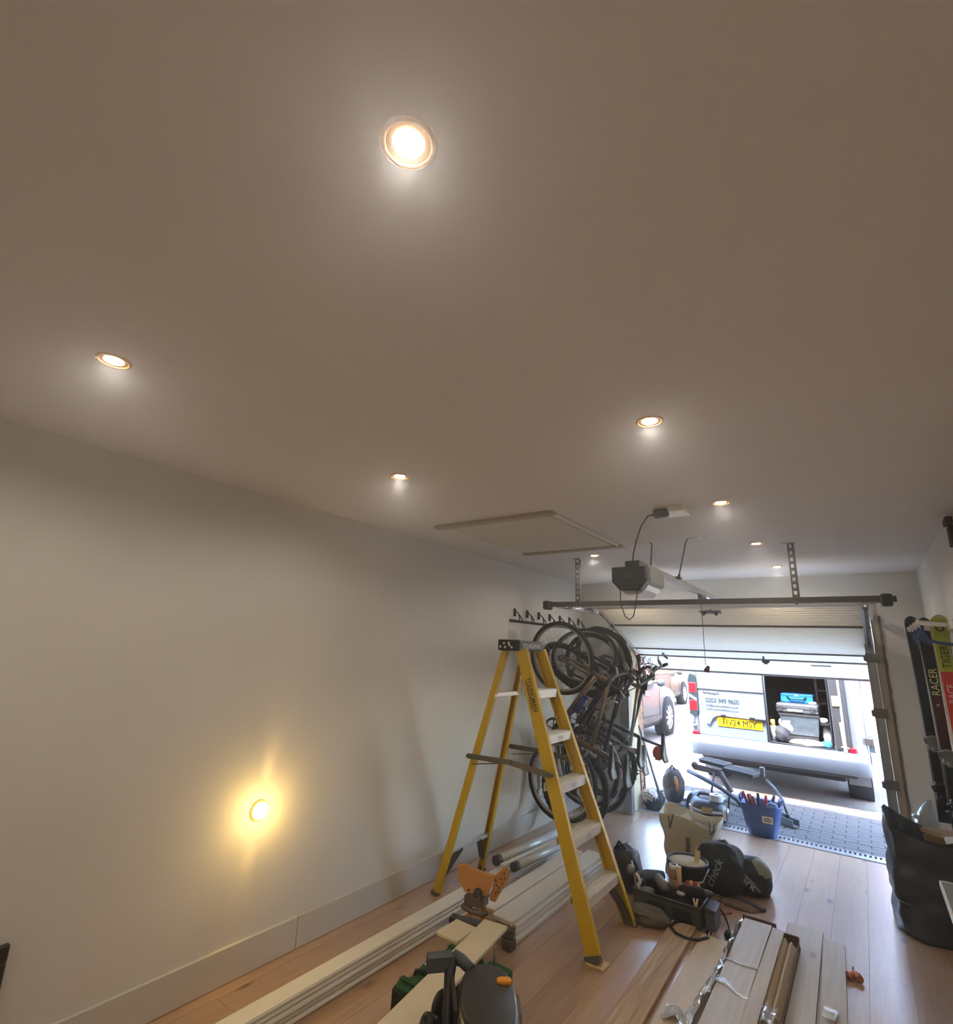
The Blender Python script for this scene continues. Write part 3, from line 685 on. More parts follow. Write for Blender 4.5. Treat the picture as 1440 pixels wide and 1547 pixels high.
# ---------------------------------------------------------------- bicycles hung by the front wheel
# bike coordinates: u forward, v up from the ground line, w sideways -> local (x=v, y=w, z=u+r)
RT = 0.34
def bk(u, v, w_=0.0): return V((v, w_, u + RT))
def wheel_parts(cu, steer, name, root, tyre_r, tyre_mat, rim_mat, knob):
    """steer: rotation about the steering axis applied to points"""
    c = steer(bk(cu, RT)); ax = (steer(bk(cu, RT, 1)) - c).normalized()
    e1 = (steer(bk(cu + 1, RT)) - c).normalized(); e2 = ax.cross(e1)
    m = MB(); R0 = RT - tyre_r
    m.tube([c + (e1 * math.cos(2 * PI * k / 44) + e2 * math.sin(2 * PI * k / 44)) * R0 for k in range(44)], tyre_r, 8, closed=True)
    if knob:
        for k in range(88):
            t = 2 * PI * k / 88; p = c + (e1 * math.cos(t) + e2 * math.sin(t)) * (R0 + tyre_r * .92); q = c + (e1 * math.cos(t) + e2 * math.sin(t)) * (R0 + tyre_r * 1.08)
            s = ax * (tyre_r * (.35 if k % 2 else -.35)); m.beam(p + s, q + s, tyre_r * .7, 0.01, tuple(ax))
    ty = m.build(name, tyre_mat, root)
    rm = MB(); ro, ri, hw = R0 - tyre_r * .7, R0 - tyre_r * .7 - 0.018, 0.011
    vs = []
    for k in range(44):
        t = 2 * PI * k / 44; r_ = e1 * math.cos(t) + e2 * math.sin(t)
        vs += [c + r_ * ro + ax * hw, c + r_ * ri + ax * hw * .7, c + r_ * ri - ax * hw * .7, c + r_ * ro - ax * hw]
    rm.add(vs, [(k * 4 + j, k * 4 + (j + 1) % 4, ((k + 1) % 44) * 4 + (j + 1) % 4, ((k + 1) % 44) * 4 + j) for k in range(44) for j in range(4)])
    rm.build('rim', rim_mat, ty)
    sp = MB(); n = 28
    for k in range(n):
        t = 2 * PI * k / n; t0 = t + (0.9 if (k // 2) % 2 else -0.9); s = ax * (0.028 if k % 2 else -0.028)
        sp.cyl(c + (e1 * math.cos(t0) + e2 * math.sin(t0)) * 0.022 + s, c + (e1 * math.cos(t) + e2 * math.sin(t)) * ri, 0.0013, n=3, caps=False)
    sp.build('spokes', STEEL, ty, kind='stuff')
    MB().lathe([(0.006, -.055), (0.01, -.05), (0.01, -.036), (0.026, -.03), (0.026, -.025), (0.014, -.018), (0.014, .018), (0.026, .025), (0.026, .03), (0.01, .036), (0.01, .05), (0.006, .055)], c, ax, n=12).build('hub', DSTEEL, ty)
    return ty
def bike(label, y, style, frame_m, fork_m, rim_m, steer_deg, dz=0.0, saddle_m=None, tyre_r=0.022, knob=False, bar='flat', x_off=0.0, extras=(), seat_v=0.885):
    root = thing('bicycle', label, 'bicycle', (0, 0, 0), 'bicycles hung on the left wall')
    saddle_m = saddle_m or BLACK
    H0, H1 = bk(0.925, 0.66), bk(0.865, 0.83)          # head tube bottom, top
    axis = (H1 - H0).normalized()
    Rm = Matrix.Rotation(math.radians(steer_deg), 4, axis)
    def steer(p): return H0 + (Rm @ (p - H0))
    ident = lambda p: p
    wheel_parts(1.05, steer, 'front_wheel', root, tyre_r, RUBBER, rim_m, knob)
    wheel_parts(0.0, ident, 'rear_wheel', root, tyre_r, RUBBER, rim_m, knob)
    BB = bk(0.425, 0.285); ST = bk(0.265, 0.76 if style != 'step' else 0.66); RA = bk(0.0, RT); TT = bk(0.285, 0.70 if style != 'mtb' else 0.62)
    fr = MB(); k = 1.0 if style == 'road' else 1.2
    fr.tube([H0 + axis * -0.008, H1 + axis * 0.008], 0.020 * k, 12)
    fr.tube([BB, H0 + axis * 0.03], [0.018 * k, 0.019 * k], 12)
    if style == 'step': fr.tube([bk(0.40, 0.36), bk(0.6, 0.47), H0 + axis * 0.09], 0.016 * k, 10)
    else: fr.tube([TT, H1 - axis * 0.03], 0.0155 * k, 12)
    fr.tube([BB, ST], 0.016 * k, 12)
    for s in (-1, 1):
        fr.tube([BB + V((0, s * 0.018, 0)), bk(0.2, 0.305, s * 0.042), bk(0.0, RT, s * 0.066)], 0.009, 8)
        fr.tube([bk(0.285, 0.68 if style != 'mtb' else 0.6, s * 0.012), bk(0.14, 0.51, s * 0.044), bk(0.0, RT, s * 0.066)], 0.008, 8)
    fr.tube([bk(0.425, 0.285, -0.036), bk(0.425, 0.285, 0.036)], 0.024, 12)
    fr.build('frame', frame_m, root)
    fk = MB(); cr = steer(H0 - axis * 0.02)
    for s in (-1, 1):
        pts = [H0 - axis * 0.02 + V((0, s * 0.02, 0)), H0 - axis * 0.04 + V((0, s * 0.046, 0)), bk(1.01, 0.46, s * 0.052), bk(1.05, RT, s * 0.054)]
        fk.tube([steer(p) for p in pts], [0.016, 0.018 if style == 'mtb' else .015, 0.013, 0.009], 8)
    fk.beam(steer(H0 - axis * 0.03 + V((0, -.05, 0))), steer(H0 - axis * 0.03 + V((0, .05, 0))), 0.03, 0.028)
    fk.build('fork', fork_m, root)
    top = H1 + axis * 0.05; cl = top + V((0.02, 0, 0.085))
    stm = MB(); stm.tube([steer(H1), steer(top)], 0.015, 10); stm.tube([steer(top), steer(cl)], 0.016, 10)
    stm.build('stem', BLACK, root)
    hb = MB()
    if bar == 'flat':
        bp = [cl + V((0.012 * abs(t) ** 1, t * 0.29, -0.03 * abs(t) ** 2)) for t in (-1, -.6, -.25, 0, .25, .6, 1)]
        hb.tube([steer(p) for p in bp], 0.0125, 8)
        hbo = hb.build('handlebar', BLACK, root)
        for s in (-1, 1): MB().tube([steer(cl + V((0.012, s * 0.20, -.012))), steer(cl + V((0.014, s * 0.30, -.032)))], 0.018, 10).build('grip', MBLACK, hbo)
        for s in (-1, 1):
            lv = MB()
            lv.tube([steer(cl + V((0.0, s * 0.17, .005))), steer(cl + V((-0.025, s * 0.19, 0.05))), steer(cl + V((-0.045, s * 0.26, 0.065)))], [0.010, .008, .006], 6)
            lv.tube([steer(cl + V((0.005, s * 0.13, -.005))), steer(cl + V((0.045, s * 0.115, 0.03))), steer(cl + V((0.03, s * 0.1, 0.09)))], [0.012, .01, .008], 6)
            lv.build('brake_lever', STEEL, hbo)
    else:
        hbo = None; hb = MB()
        pts = []
        for s in (-1, 1):
            side = [V((0, 0, 0)), V((0, s * 0.17, 0)), V((0.0, s * 0.20, 0.02)), V((-.01, s * 0.205, 0.075)), V((-0.055, s * 0.207, 0.095)), V((-0.11, s * 0.208, 0.065)), V((-0.13, s * 0.21, 0.0)), V((-.13, s * 0.21, -.04))]
            hb.tube([steer(cl + p) for p in side], 0.014, 8)
        hbo = hb.build('handlebar', BLACK, root)
        for s in (-1, 1):
            lv = MB()
            lv.tube([steer(cl + V((0.0, s * 0.205, 0.07))), steer(cl + V((0.035, s * 0.205, 0.10))), steer(cl + V((0.05, s * 0.205, 0.10)))], [0.014, .017, .012], 8)
            lv.tube([steer(cl + V((0.03, s * 0.205, 0.11))), steer(cl + V((-0.04, s * 0.207, 0.13))), steer(cl + V((-0.09, s * 0.208, 0.115)))], .006, 6)
            lv.build('brake_lever', STEEL, hbo)
    cb = MB()
    for s in (-1, 1):
        cb.tube([steer(cl + V((0.0, s * .12, .02))), steer(cl + V((0.05, s * .08, 0.13))), steer(cl + V((-0.02, s * .02, 0.14))), H1 + V((0.01, s * .03, .03)), H0 + V((0.05, s * .02, -.1))], 0.0028, 5)
    cb.build('cables', BLACK, root, kind='stuff')
    sp = MB(); S1 = bk(0.222, seat_v); sp.tube([ST, S1], 0.0135, 10).build('seatpost', DSTEEL if style != 'step' else CHROME, root)
    rings = []
    for i, (u, wd, h) in enumerate(((0.085, .062, .02), (0.10, .072, .035), (0.15, .072, .042), (0.21, .05, .042), (0.28, .026, .04), (0.335, .018, .034), (0.35, .010, .02))):
        v0 = S1.x + 0.028
        rings.append([bk(u, v0 - h * .5 + h * .5 * math.sin(a) + (0.012 if i < 2 else 0), wd * math.cos(a)) for a in [2 * PI * k / 12 for k in range(12)]])
    sd = MB().loft(rings).build('saddle', saddle_m, root)
    rl = MB()
    for s in (-1, 1): rl.tube([bk(0.11, S1.x + .02, s * .025), bk(0.18, S1.x + .0, s * .022), bk(0.27, S1.x + .002, s * .018), bk(0.32, S1.x + .02, s * .008)], 0.0035, 5)
    rl.build('saddle_rails', STEEL, sd)
    ck = MB(); n = 36
    c = bk(0.425, 0.285, -0.05); e1 = V((0, 0, 1)); e2 = V((1, 0, 0))
    ck.lathe([(0.092, -.003), (0.098, 0), (0.092, .003), (0.075, .003), (0.075, -.003), (0.092, -.003)], c, (0, 1, 0), n=36)
    for k in range(5):
        t = 2 * PI * k / 5; ck.beam(c, c + (e1 * math.cos(t) + e2 * math.sin(t)) * 0.082, 0.014, 0.006, (0, 1, 0))
    a1 = PI * 0.22; tip = (e1 * math.cos(a1) + e2 * math.sin(a1)) * 0.17
    ck.tube([c + V((0, -.015, 0)), c + V((0, -.022, 0)) + tip], [.015, .011], 8); c2 = bk(0.425, 0.285, 0.06); ck.tube([c2, c2 + V((0, .015, 0)) - tip], [.015, .011], 8)
    ck.tube([c, c2], 0.012, 8)
    cko = ck.build('crankset', DSTEEL, root)
    for cc, s in ((c + V((0, -.028, 0)) + tip, -1), (c2 + V((0, .02, 0)) - tip, 1)):
        p = MB(); q = cc + V((0, s * .055, 0)); p.cyl(cc, cc + V((0, s * .1, 0)), 0.006, n=8)
        p.beam(q + V((-.03, -.045, 0)), q + V((-.03, .045, 0)), 0.014, 0.02, (1, 0, 0)).beam(q + V((.03, -.045, 0)), q + V((.03, .045, 0)), 0.014, 0.02, (1, 0, 0)).beam(q + V((-.03, .04, 0)), q + V((.03, .04, 0)), 0.012, 0.018, (0, 1, 0)).beam(q + V((-.03, -.04, 0)), q + V((.03, -.04, 0)), 0.012, 0.018, (0, 1, 0))
        p.build('pedal', BLACK, cko)
    dv = MB(); rc = bk(0.0, RT, -0.045)
    for k, r in enumerate((.05, .044, .038, .032, .026)): dv.lathe([(r, -.0015), (r, .0015), (0.0, .0015)], rc + V((0, -.004 * k, 0)), (0, 1, 0), n=18)
    dv.beam(bk(-.0, RT - .03, -.07), bk(.03, RT - .12, -.07), 0.02, 0.012); dv.lathe([(.02, -.004), (.02, .004), (0, .004)], bk(.03, RT - .13, -.07), (0, 1, 0), n=12)
    dv.build('gears', STEEL, root)
    ch = MB()
    ch.tube([bk(0.02, RT + .045, -.05), bk(0.40, .285 + .095, -.05)], .0045, 5); ch.tube([bk(0.40, .285 - .095, -.05), bk(0.04, RT - .15, -.066), bk(.015, RT - .12, -.07)], .0045, 5); ch.build('chain', DSTEEL, root)
    for ex in extras:
        if ex == 'bag': MB().blob(bk(0.155, S1.x - 0.045), (0.055, 0.035, 0.065), 0.15, 3, 2).build('saddle_bag', mat('orange_red_bag', (190, 78, 34), 0.7), root)
        if ex == 'guard':
            for cu, a0, a1_, nm in ((0.0, 0.1, 2.6, 'rear_mudguard'),):
                g = MB(); cc = bk(cu, RT); pts = [cc + (e1 * math.cos(a0 + (a1_ - a0) * k / 16) + e2 * math.sin(a0 + (a1_ - a0) * k / 16)) * (RT + 0.022) for k in range(17)]
                for a, b in zip(pts[:-1], pts[1:]): g.beam(a, b + (b - a) * .05, 0.05, 0.004, (0, 1, 0))
                g.build(nm, frame_m, root)
        if ex == 'rack':
            g = MB()
            for s in (-1, 1):
                g.tube([bk(0.2, .72, s * .05), bk(-.16, .73, s * .055), bk(-.2, .72, s * .03)], .006, 6); g.tube([bk(-.05, .725, s * .055), bk(0.0, RT + .01, s * .075)], .005, 6); g.tube([bk(.08, .722, s * .055), bk(0.0, RT + .01, s * .075)], .005, 6)
            for k in range(4): g.tube([bk(.15 - .09 * k, .725, -.055), bk(.15 - .09 * k, .725, .055)], .005, 6)
            g.build('luggage_rack', BLACK, root)
        if ex == 'bottle':
            d = (H0 - BB).normalized(); p = BB.lerp(H0, 0.4) + V((0.045, 0, -0.035)); MB().cyl(p, p + d * .15, .034, n=14).cyl(p + d * .15, p + d * .18, .02, n=12).build('bottle', mat('blue_bottle', (40, 60, 130), 0.4), root)
        if ex == 'light':
            p = steer(cl + V((0.03, 0.06, 0.03))); MB().cyl(p, p + V((0, 0, .05)), .017, .02, n=12).build('bike_light', DGREY, root)
    root.location = (XL + 0.022 + x_off, y, 0.155 + dz)
    return root
BRONZE = mat('bronze_frame', (118, 102, 82), 0.35, 0.5, var=0.06, scale=9)
BLKF = mat('black_frame', (24, 24, 28), 0.3, 0.2)
GREYF = mat('grey_frame', (150, 148, 140), 0.3, 0.5)
BLUEF = mat('blue_frame', (24, 28, 62), 0.3, 0.2)
MAROON = mat('maroon_frame', (82, 34, 30), 0.35, 0.2)
RIMB = mat('black_rim', (40, 38, 36), 0.35, 0.4); RIMS = mat('silver_rim', (176, 172, 164), 0.3, 0.8)
bike('bronze bicycle with a silver-rimmed wheel, nearest the viewer, behind the stepladder', 4.54, 'mtb', BRONZE, BRONZE, RIMS, 10, 0.0, None, 0.021, False, 'flat', extras=('bottle',), seat_v=0.80)
bike('dark blue bicycle with knobbly black tyres, second from the stepladder', 4.80, 'mtb', BLUEF, BLKF, RIMB, 48, -0.10, None, 0.026, True, 'flat', extras=('light',), seat_v=0.83)
bike('maroon bicycle in the middle of the row, its front wheel turned sideways', 5.04, 'step', MAROON, BLKF, RIMS, -38, 0.03, mat('black_saddle', (20, 20, 22), 0.35), 0.020, False, 'flat', extras=('guard',), seat_v=0.87)
bike('grey racing bicycle with drop bars, second from the door', 5.28, 'road', GREYF, GREYF, RIMB, 12, -0.07, mat('silver_saddle', (120, 122, 128), .3), 0.018, False, 'drop', seat_v=0.83)
bike('black bicycle with an orange saddle bag, nearest the garage door', 5.53, 'mtb', BLKF, BLKF, RIMB, 22, 0.02, None, 0.025, True, 'flat', extras=('bag', 'rack'), seat_v=0.94)
# the wall rack they hang from
hr = thing('bike_hook_rail', 'black wall rail of bike hooks, three of them empty', 'hook rail', (XL, 4.9, 1.86))
MB().bbox((XL, 4.18, 1.855), (XL + 0.012, 5.72, 1.878), 0.002).build('rail', MBLACK, hr)
hk = None
for k in range(7):
    y = 4.265 + 0.235 * k
    m = MB().bbox((XL, y - 0.02, 1.91), (XL + 0.014, y + 0.02, 1.985), 0.005)
    m.tube([(XL + .012, y, 1.965), (XL + .05, y, 1.935), (XL + .075, y - .022, 1.885), (XL + .07, y - .024, 1.865), (XL + .05, y, 1.857), (XL + .07, y + .024, 1.865), (XL + .075, y + .022, 1.885), (XL + .05, y, 1.935)], 0.006, 6)
    m.build('hook', MBLACK, hr)

# ---------------------------------------------------------------- skis on the right wall
rk = thing('ski_rack', 'white ski rack with projecting arms and blue loops on the right wall', 'ski rack', (XR, 4.6, 1.83))
MB().bbox((XR - 0.03, 4.05, 1.82), (XR, 5.25, 1.87), 0.004).build('back_rail', WHITEP, rk)
for k, y in enumerate((4.16, 4.42, 4.68, 4.94, 5.18)):
    MB().cyl((XR - 0.01, y, 1.845), (0.30, y, 1.86), 0.014, n=12).lathe([(0.0, -.012), (0.017, -.008), (0.019, .004), (0.014, .012)], (0.297, y, 1.86), (1, 0, 0), n=12).build('arm', WHITEP, rk)
    MB().tube([(0.315, y + .02, 1.86), (0.315, y + .02, 1.80), (0.335, y + .02, 1.76), (0.38, y + .02, 1.742), (XR - .02, y + .02, 1.735)], 0.009, 8).build('strap_loop', BLUE, rk)
def ski(label, x, y, z0, z1, wd, cols, yaw=0.0, words=(), lean=0.0, bind=None):
    t = thing('ski', label, 'ski', (x, y, z0), 'skis on the right wall')
    R = Matrix.Rotation(yaw, 3, 'Z')
    def P_(a, b, z): return V((x, y, 0)) + R @ V((a, b + lean * (z - z0), 0)) + V((0, 0, z))
    def width(f):  # sidecut: tail, waist, shovel, tip
        if f > 0.965: return math.sqrt(max(0.0, 1 - ((f - 0.965) / 0.0351) ** 2)) * 0.99 + 0.01
        return 0.78 + 0.22 * ((f - 0.42) / 0.5) ** 2 if f > .42 else 0.78 + 0.12 * ((.42 - f) / .42) ** 2
    def tipy(f): return 0.05 * max(0.0, (f - 0.88) / 0.12) ** 2
    body = MB(); N = 40; rings = []
    for i in range(N + 13):
        f = i / N * .965 if i <= N else .965 + .035 * math.sin(PI / 2 * (i - N) / 12); z = z0 + (z1 - z0) * f; hw = wd / 2 * width(f); th = 0.004 + 0.012 * (1 - abs(2 * f - .9)) ** .6 if 0 < f < 1 else 0.004
        th = max(0.004, th if not isinstance(th, complex) else 0.004); o = -tipy(f)
        rings.append([P_(-hw, o, z), P_(-hw * .86, o - th, z), P_(hw * .86, o - th, z), P_(hw, o, z)])
    body.loft(rings, smooth=False)
    bo = body.build('ski_body', cols[0], t)
    for c, f0, f1 in cols[1]:                                     # printed top sheet
        m = MB(); vs = []; n = 14
        for i in range(n + 1):
            f = f0 + (f1 - f0) * i / n; z = z0 + (z1 - z0) * f; hw = wd / 2 * width(f) * .84; th = max(0.004, 0.004 + 0.012 * max(0.0, (1 - abs(2 * f - .9))) ** .6); o = -tipy(f) - th - 0.0008
            vs += [P_(-hw, o, z), P_(hw, o, z)]
        m.add(vs, [(2 * i, 2 * i + 1, 2 * i + 3, 2 * i + 2) for i in range(n)]); m.build('top_sheet', c, bo)
    for wds, f, size, c, flip in words:
        z = z0 + (z1 - z0) * f; th = 0.0185
        text('lettering', wds, size, P_(size * .36, -th, z), R @ V((0, 0, 1)), R @ V((-1, 0, 0)), c, t, sx=0.9)
    edge = MB()
    for s in (-1, 1):
        pts = [P_(s * wd / 2 * width(i / 24) * 1.0, -tipy(i / 24) - .002, z0 + (z1 - z0) * i / 24) for i in range(25)]; edge.tube(pts, 0.0016, 4)
    edge.build('steel_edges', STEEL, bo)
    if bind:
        zb_ = z0 + (z1 - z0) * bind
        for nm, zz, hh in (('toe_binding', zb_ + .13, .09), ('heel_binding', zb_ - .17, .12)):
            m = MB(); c = P_(0, -0.02, zz); m.bbox((c.x - .028, c.y - .045, zz - hh / 2), (c.x + .028, c.y + .004, zz + hh / 2), .012)
            m.tube([c + V((-.03, -.03, .0)), c + V((-.042, -.06, .03)), c + V((0, -.075, .05)), c + V((.042, -.06, .03)), c + V((.03, -.03, 0))], .009, 6)
            m.bbox((c.x - .012, c.y - .085, zz - .05), (c.x + .012, c.y - .04, zz - .02), .006)
            m.build(nm, MGREY if nm[0] == 't' else BLACK, t)
        MB().bbox(tuple(P_(-.025, -.03, zb_ - .26)), tuple(P_(.025, -.016, zb_ + .2)), .003).build('binding_plate', BLACK, t)
    return t
LIME = mat('lime_print', (176, 190, 34), 0.35); SKRED = mat('red_print', (206, 40, 30), 0.35); NAVY = mat('navy_ski', (30, 38, 48), 0.3); DRED = mat('dark_red_ski', (74, 24, 28), 0.3); PALEY = mat('pale_yellow_print', (226, 216, 150), 0.4)
ski('dark navy ski, leftmost on the rack', 0.318, 4.98, 0.60, 1.955, 0.078, (NAVY, [(BLKF, 0.05, 0.5)]), 0.0, [], bind=0.27)
ski('black and dark red ski with pale lettering, between the navy and the lime ski', 0.362, 4.70, 0.60, 1.925, 0.078, (BLKF, [(DRED, 0.30, 0.62)]), 0.1, [('RACER', 0.62, 0.062, PALEY, 0), ('R', 0.57, 0.03, WTXT, 0)], bind=0.24)
ski('lime and red ski with black lettering, rightmost on the rack', 0.402, 4.30, 0.62, 1.915, 0.088, (mat('cream_ski', (208, 200, 168), 0.4), [(LIME, 0.74, 0.985), (SKRED, 0.44, 0.74)]), 0.12, [('TIGER', 0.755, 0.056, BTXT, 0), ('RACE', 0.60, 0.05, WTXT, 0)], bind=0.25)
sko = [o for o in COL.objects if o.name.startswith('ski.') or o.name == 'ski'][-1]
MB().lathe([(0.022, 0), (0.022, .001), (0.014, .001), (0.014, 0)], (0.402, 4.255, 1.835), (0, -1, 0), n=20).build('emblem', BTXT, sko)
ps = thing('ski_pole', 'slim white ski pole between the dark skis', 'ski pole', (0.345, 4.82, 0.62))
MB().cyl((0.348, 4.80, 0.62), (0.338, 4.82, 1.84), 0.007, n=10).build('shaft', WHITEP, ps)
MB().lathe([(0.02, 0), (0.035, .006), (0.008, .014)], (0.348, 4.80, 0.70), (0, 0, 1), n=14).build('basket', BLACK, ps)
MB().tube([(0.338, 4.82, 1.72), (0.338, 4.815, 1.78), (0.337, 4.82, 1.85)], [.014, .016, .013], 10).build('grip', BLACK, ps)
# ---------------------------------------------------------------- silver van, rear to the garage, right rear door folded back
VP = mat('silver_van_paint', (138, 148, 160), 0.36, 0.25, coat=0.5)
VGREY = mat('van_grey_trim', (120, 122, 124), 0.5)
VLINE = mat('van_ply_lining', (60, 54, 52), 0.8, var=0.1, scale=5)
YV, VX0, VX1 = 7.85, -2.005, -0.075
vc = (VX0 + VX1) / 2
van = thing('van', 'silver van parked outside with its right rear door open on tools', 'van', (vc, YV, -0.03))
def vring(y, z0, z1, hw, r=0.16, tumble=0.08):
    pts = []
    for x, z in ((-hw, z0), (-hw - .0, (z0 + 1.05) / 2), (-hw, 1.05), (-hw + tumble * .6, z1 - .45), (-hw + tumble, z1 - r), (-hw + tumble + r * .35, z1 - r * .3), (-hw + tumble + r, z1)):
        pts.append((x, z))
    pts = pts + [(-x, z) for x, z in reversed(pts)]
    return [V((vc + x, y, z)) for x, z in pts]
hw = (VX1 - VX0) / 2
m = MB()
R_ = [vring(YV + 0.04, .42, 1.96, hw), vring(YV + 0.5, .40, 1.98, hw), vring(YV + 3.2, .40, 1.99, hw), vring(YV + 3.75, .40, 1.93, hw), vring(YV + 4.35, .40, 1.30, hw - .02, .1), vring(YV + 4.85, .42, 1.02, hw - .10, .08, .06), vring(YV + 5.0, .46, .85, hw - .18, .05, .04)]
m.loft(R_, cap=False)
m.add([q for q in R_[-1]], [tuple(range(len(R_[-1])))])
vs_ = m.build('body', VP, van)
sol = vs_.modifiers.new('s', 'SOLIDIFY'); sol.thickness = 0.02; sol.offset = -1
# side glass and door joints
for s, x in ((-1, VX0), (1, VX1)):
    MB().prism([(3.0, 1.2), (3.95, 1.2), (3.62, 1.72), (3.05, 1.78)], (x + (-.004 if s < 0 else -.035), YV, 0), (0, 1, 0), (0, 0, 1), 0.03 if s < 0 else 0.04).build('side_window', GLASSD, van)
    MB().tube([(x, YV + 2.9, .5), (x + s * .002, YV + 2.9, 1.1), (x - s * .04, YV + 2.9, 1.8)], 0.005, 4).tube([(x, YV + 1.7, .5), (x + s * .002, YV + 1.7, 1.1), (x - s * .04, YV + 1.7, 1.8)], 0.005, 4).build('door_joint', BLACK, van)
    MB().bbox((x - .012 if s < 0 else x - .006, YV + 1.0, 0.62), (x + .006 if s < 0 else x + .012, YV + 3.0, 0.70), .004).build('side_moulding', VGREY, van)
MB().prism([(-.75, 1.30), (.75, 1.30), (.62, 1.86), (-.62, 1.86)], (vc, YV + 4.27, 0), (1, 0, 0), (0, -.75, 1), -0.01).build('windscreen', GLASSD, van)
# rear end: left door (shut), opening on the right, corner pillars
xo0, xo1, zf = -1.085, -0.385, 0.60        # opening
m = MB(); m.bbox((VX0 + .10, YV - .004, .60), (xo0 - .006, YV + .04, 1.90), 0.012)
ld_ = m.build('left_door', VP, van)
m = MB().beam((VX0 + .11, YV - .012, 1.205), (xo0 - .012, YV - .012, 1.205), 0.02, 0.022, (0, 1, 0)).build('door_crease', VP, ld_)
# plate recess: a raised surround swept round the plate, lip above
pts = [(-1.80, .76), (-1.78, .80), (-1.74, .855), (-1.68, .89), (-1.60, .90), (-1.09, .885)]
m = MB().prism([(a, b) for a, b in pts] + [(-1.09, .853), (-1.60, .866), (-1.66, .86), (-1.71, .83), (-1.74, .785), (-1.76, .745)], (0, YV - .004, 0), (1, 0, 0), (0, 0, 1), 0.03)
m.build('plate_lip', VGREY, ld_)
pt = MB().bbox((-1.665, YV - .016, .735), (-1.135, YV - .004, .85), .003).build('number_plate', mat('yellow_plate', (252, 214, 20), 0.35), ld_)
for dx_ in (-.0017, 0.0, .0017): text('lettering', 'HV24 MSY', 0.108, (-1.40 + dx_, YV - .0180 - dx_ * .25, .757), (1, 0, 0), (0, 0, 1), BTXT, pt, ext=.0018, align='CENTER', sx=0.84)
for x in (-1.585, -1.245): MB().bbox((x - .03, YV - .045, .85), (x + .03, YV - .004, .885), .006).build('plate_lamp', BLACK, ld_)
MB().bbox((-1.21, YV - .05, .84), (-1.09, YV - .004, .875), .008).build('door_pull', BLACK, ld_)
GTX = mat('grey_print', (44, 58, 64), 0.5)
text('lettering', '0203 949 9600', 0.086, (-1.80, YV - .0055, 1.02), (1, 0, 0.0), (0, 0, 1), GTX, ld_, sx=0.80, bold=0.0014)
text('lettering', 'The Flooring Co', 0.042, (-1.835, YV - .0055, 1.125), (1, 0, 0.0), (0, 0, 1), BTXT, ld_, sx=0.76, bold=0.001)
text('lettering', 'info@outhomefloors.co.uk', 0.046, (-1.805, YV - .0055, .967), (1, 0, 0), (0, 0, 1), GTX, ld_, sx=0.80)
text('lettering', 'www.outhomefloors.co.uk', 0.044, (-1.80, YV - .0055, .922), (1, 0, 0), (0, 0, 1), GTX, ld_, sx=0.84)
m = MB(); m.bbox((VX0 + .015, YV, .56), (VX0 + .098, YV + .06, 1.90), .015); m.build('left_pillar', VP, van)
# tail lamp: clear tip, red, clear band, red
LR = mat('red_lamp_lens', (190, 22, 36), 0.15, coat=0.6); LC = mat('smoked_lamp_lens', (44, 62, 66), 0.12, coat=0.6); LW = mat('clear_lamp_lens', (214, 226, 226), 0.12)
tl = MB().prism([(-.05, 0), (.035, 0), (.066, .06), (.066, .40), (.04, .52), (-.03, .54), (-.055, .45)], (VX0 + .045, YV + .002, .845), (1, 0, 0), (0, 0, 1), .03).build('tail_lamp', LC, van)
for z0, z1, c in ((.055, .19, LR), (.285, .42, LR)): MB().bbox((VX0 - .002, YV - .034, .845 + z0), (VX0 + .102, YV + .01, .845 + z1), .008).build('lamp_lens', c, tl)
MB().prism([(0, .05), (.09, 0), (.09, .03), (0, .08)], (VX0 + .005, YV - .03, 1.03), (1, 0, 0), (0, 0, 1), .004).build('lamp_lens', LW, tl)
MB().bbox((VX0 + .01, YV - .03, .745), (VX0 + .05, YV + .01, .825), .006).bbox((VX0 + .02, YV - .04, .70), (VX0 + .075, YV + .01, .725), .006).build('door_hinge', VP, van)
# right pillar, deep, with dark grey trim inside, with bare hinges and straps
m = MB(); m.prism([(0, 0), (.055, 0), (.115, -.05), (.15, 0.0), (.22, -.03), (.315, .05), (.315, .10), (0, .10)], (xo1, YV, .56), (1, 0, 0), (0, 1, 0), 1.36)
m.build('right_pillar', VP, van)
MB().bbox((xo1 + .005, YV - .03, .62), (xo1 + .10, YV - .002, 1.90), .01).bbox((xo1 + .12, YV - .055, .66), (xo1 + .16, YV - .02, 1.5), .01).build('pillar_trim', DGREY, van)
MB().bbox((xo1 + .02, YV - .045, 1.10), (xo1 + .10, YV - .031, 1.22), .006).build('strap_tag', mat('cream_tag', (170, 156, 112), 0.6), van)
MB().beam((xo1 + .10, YV - .065, .60), (xo1 + .085, YV - .07, .93), .035, .008).beam((xo1 + .06, YV - .065, .66), (xo1 + .14, YV - .068, .655), .012, .006).build('door_strap', mat('pale_strap', (160, 152, 124), 0.7), van)
MB().bbox((xo1 + .13, YV - .05, .60), (xo1 + .20, YV - .005, .655), .006).build('reflector', mat('dark_red_reflector', (150, 24, 40), 0.25), van)
MB().bbox((VX0 + .02, YV - .05, .60), (VX0 + .10, YV - .005, .645), .006).build('reflector', mat('dark_red_reflector', (150, 24, 40), 0.25), van)
MB().bbox((VX0 + .1, YV, 1.90), (VX1 - .1, YV + .08, 1.965), .02).build('roof_rail', VP, van)
fr = MB(); xs = (xo0, xo1)
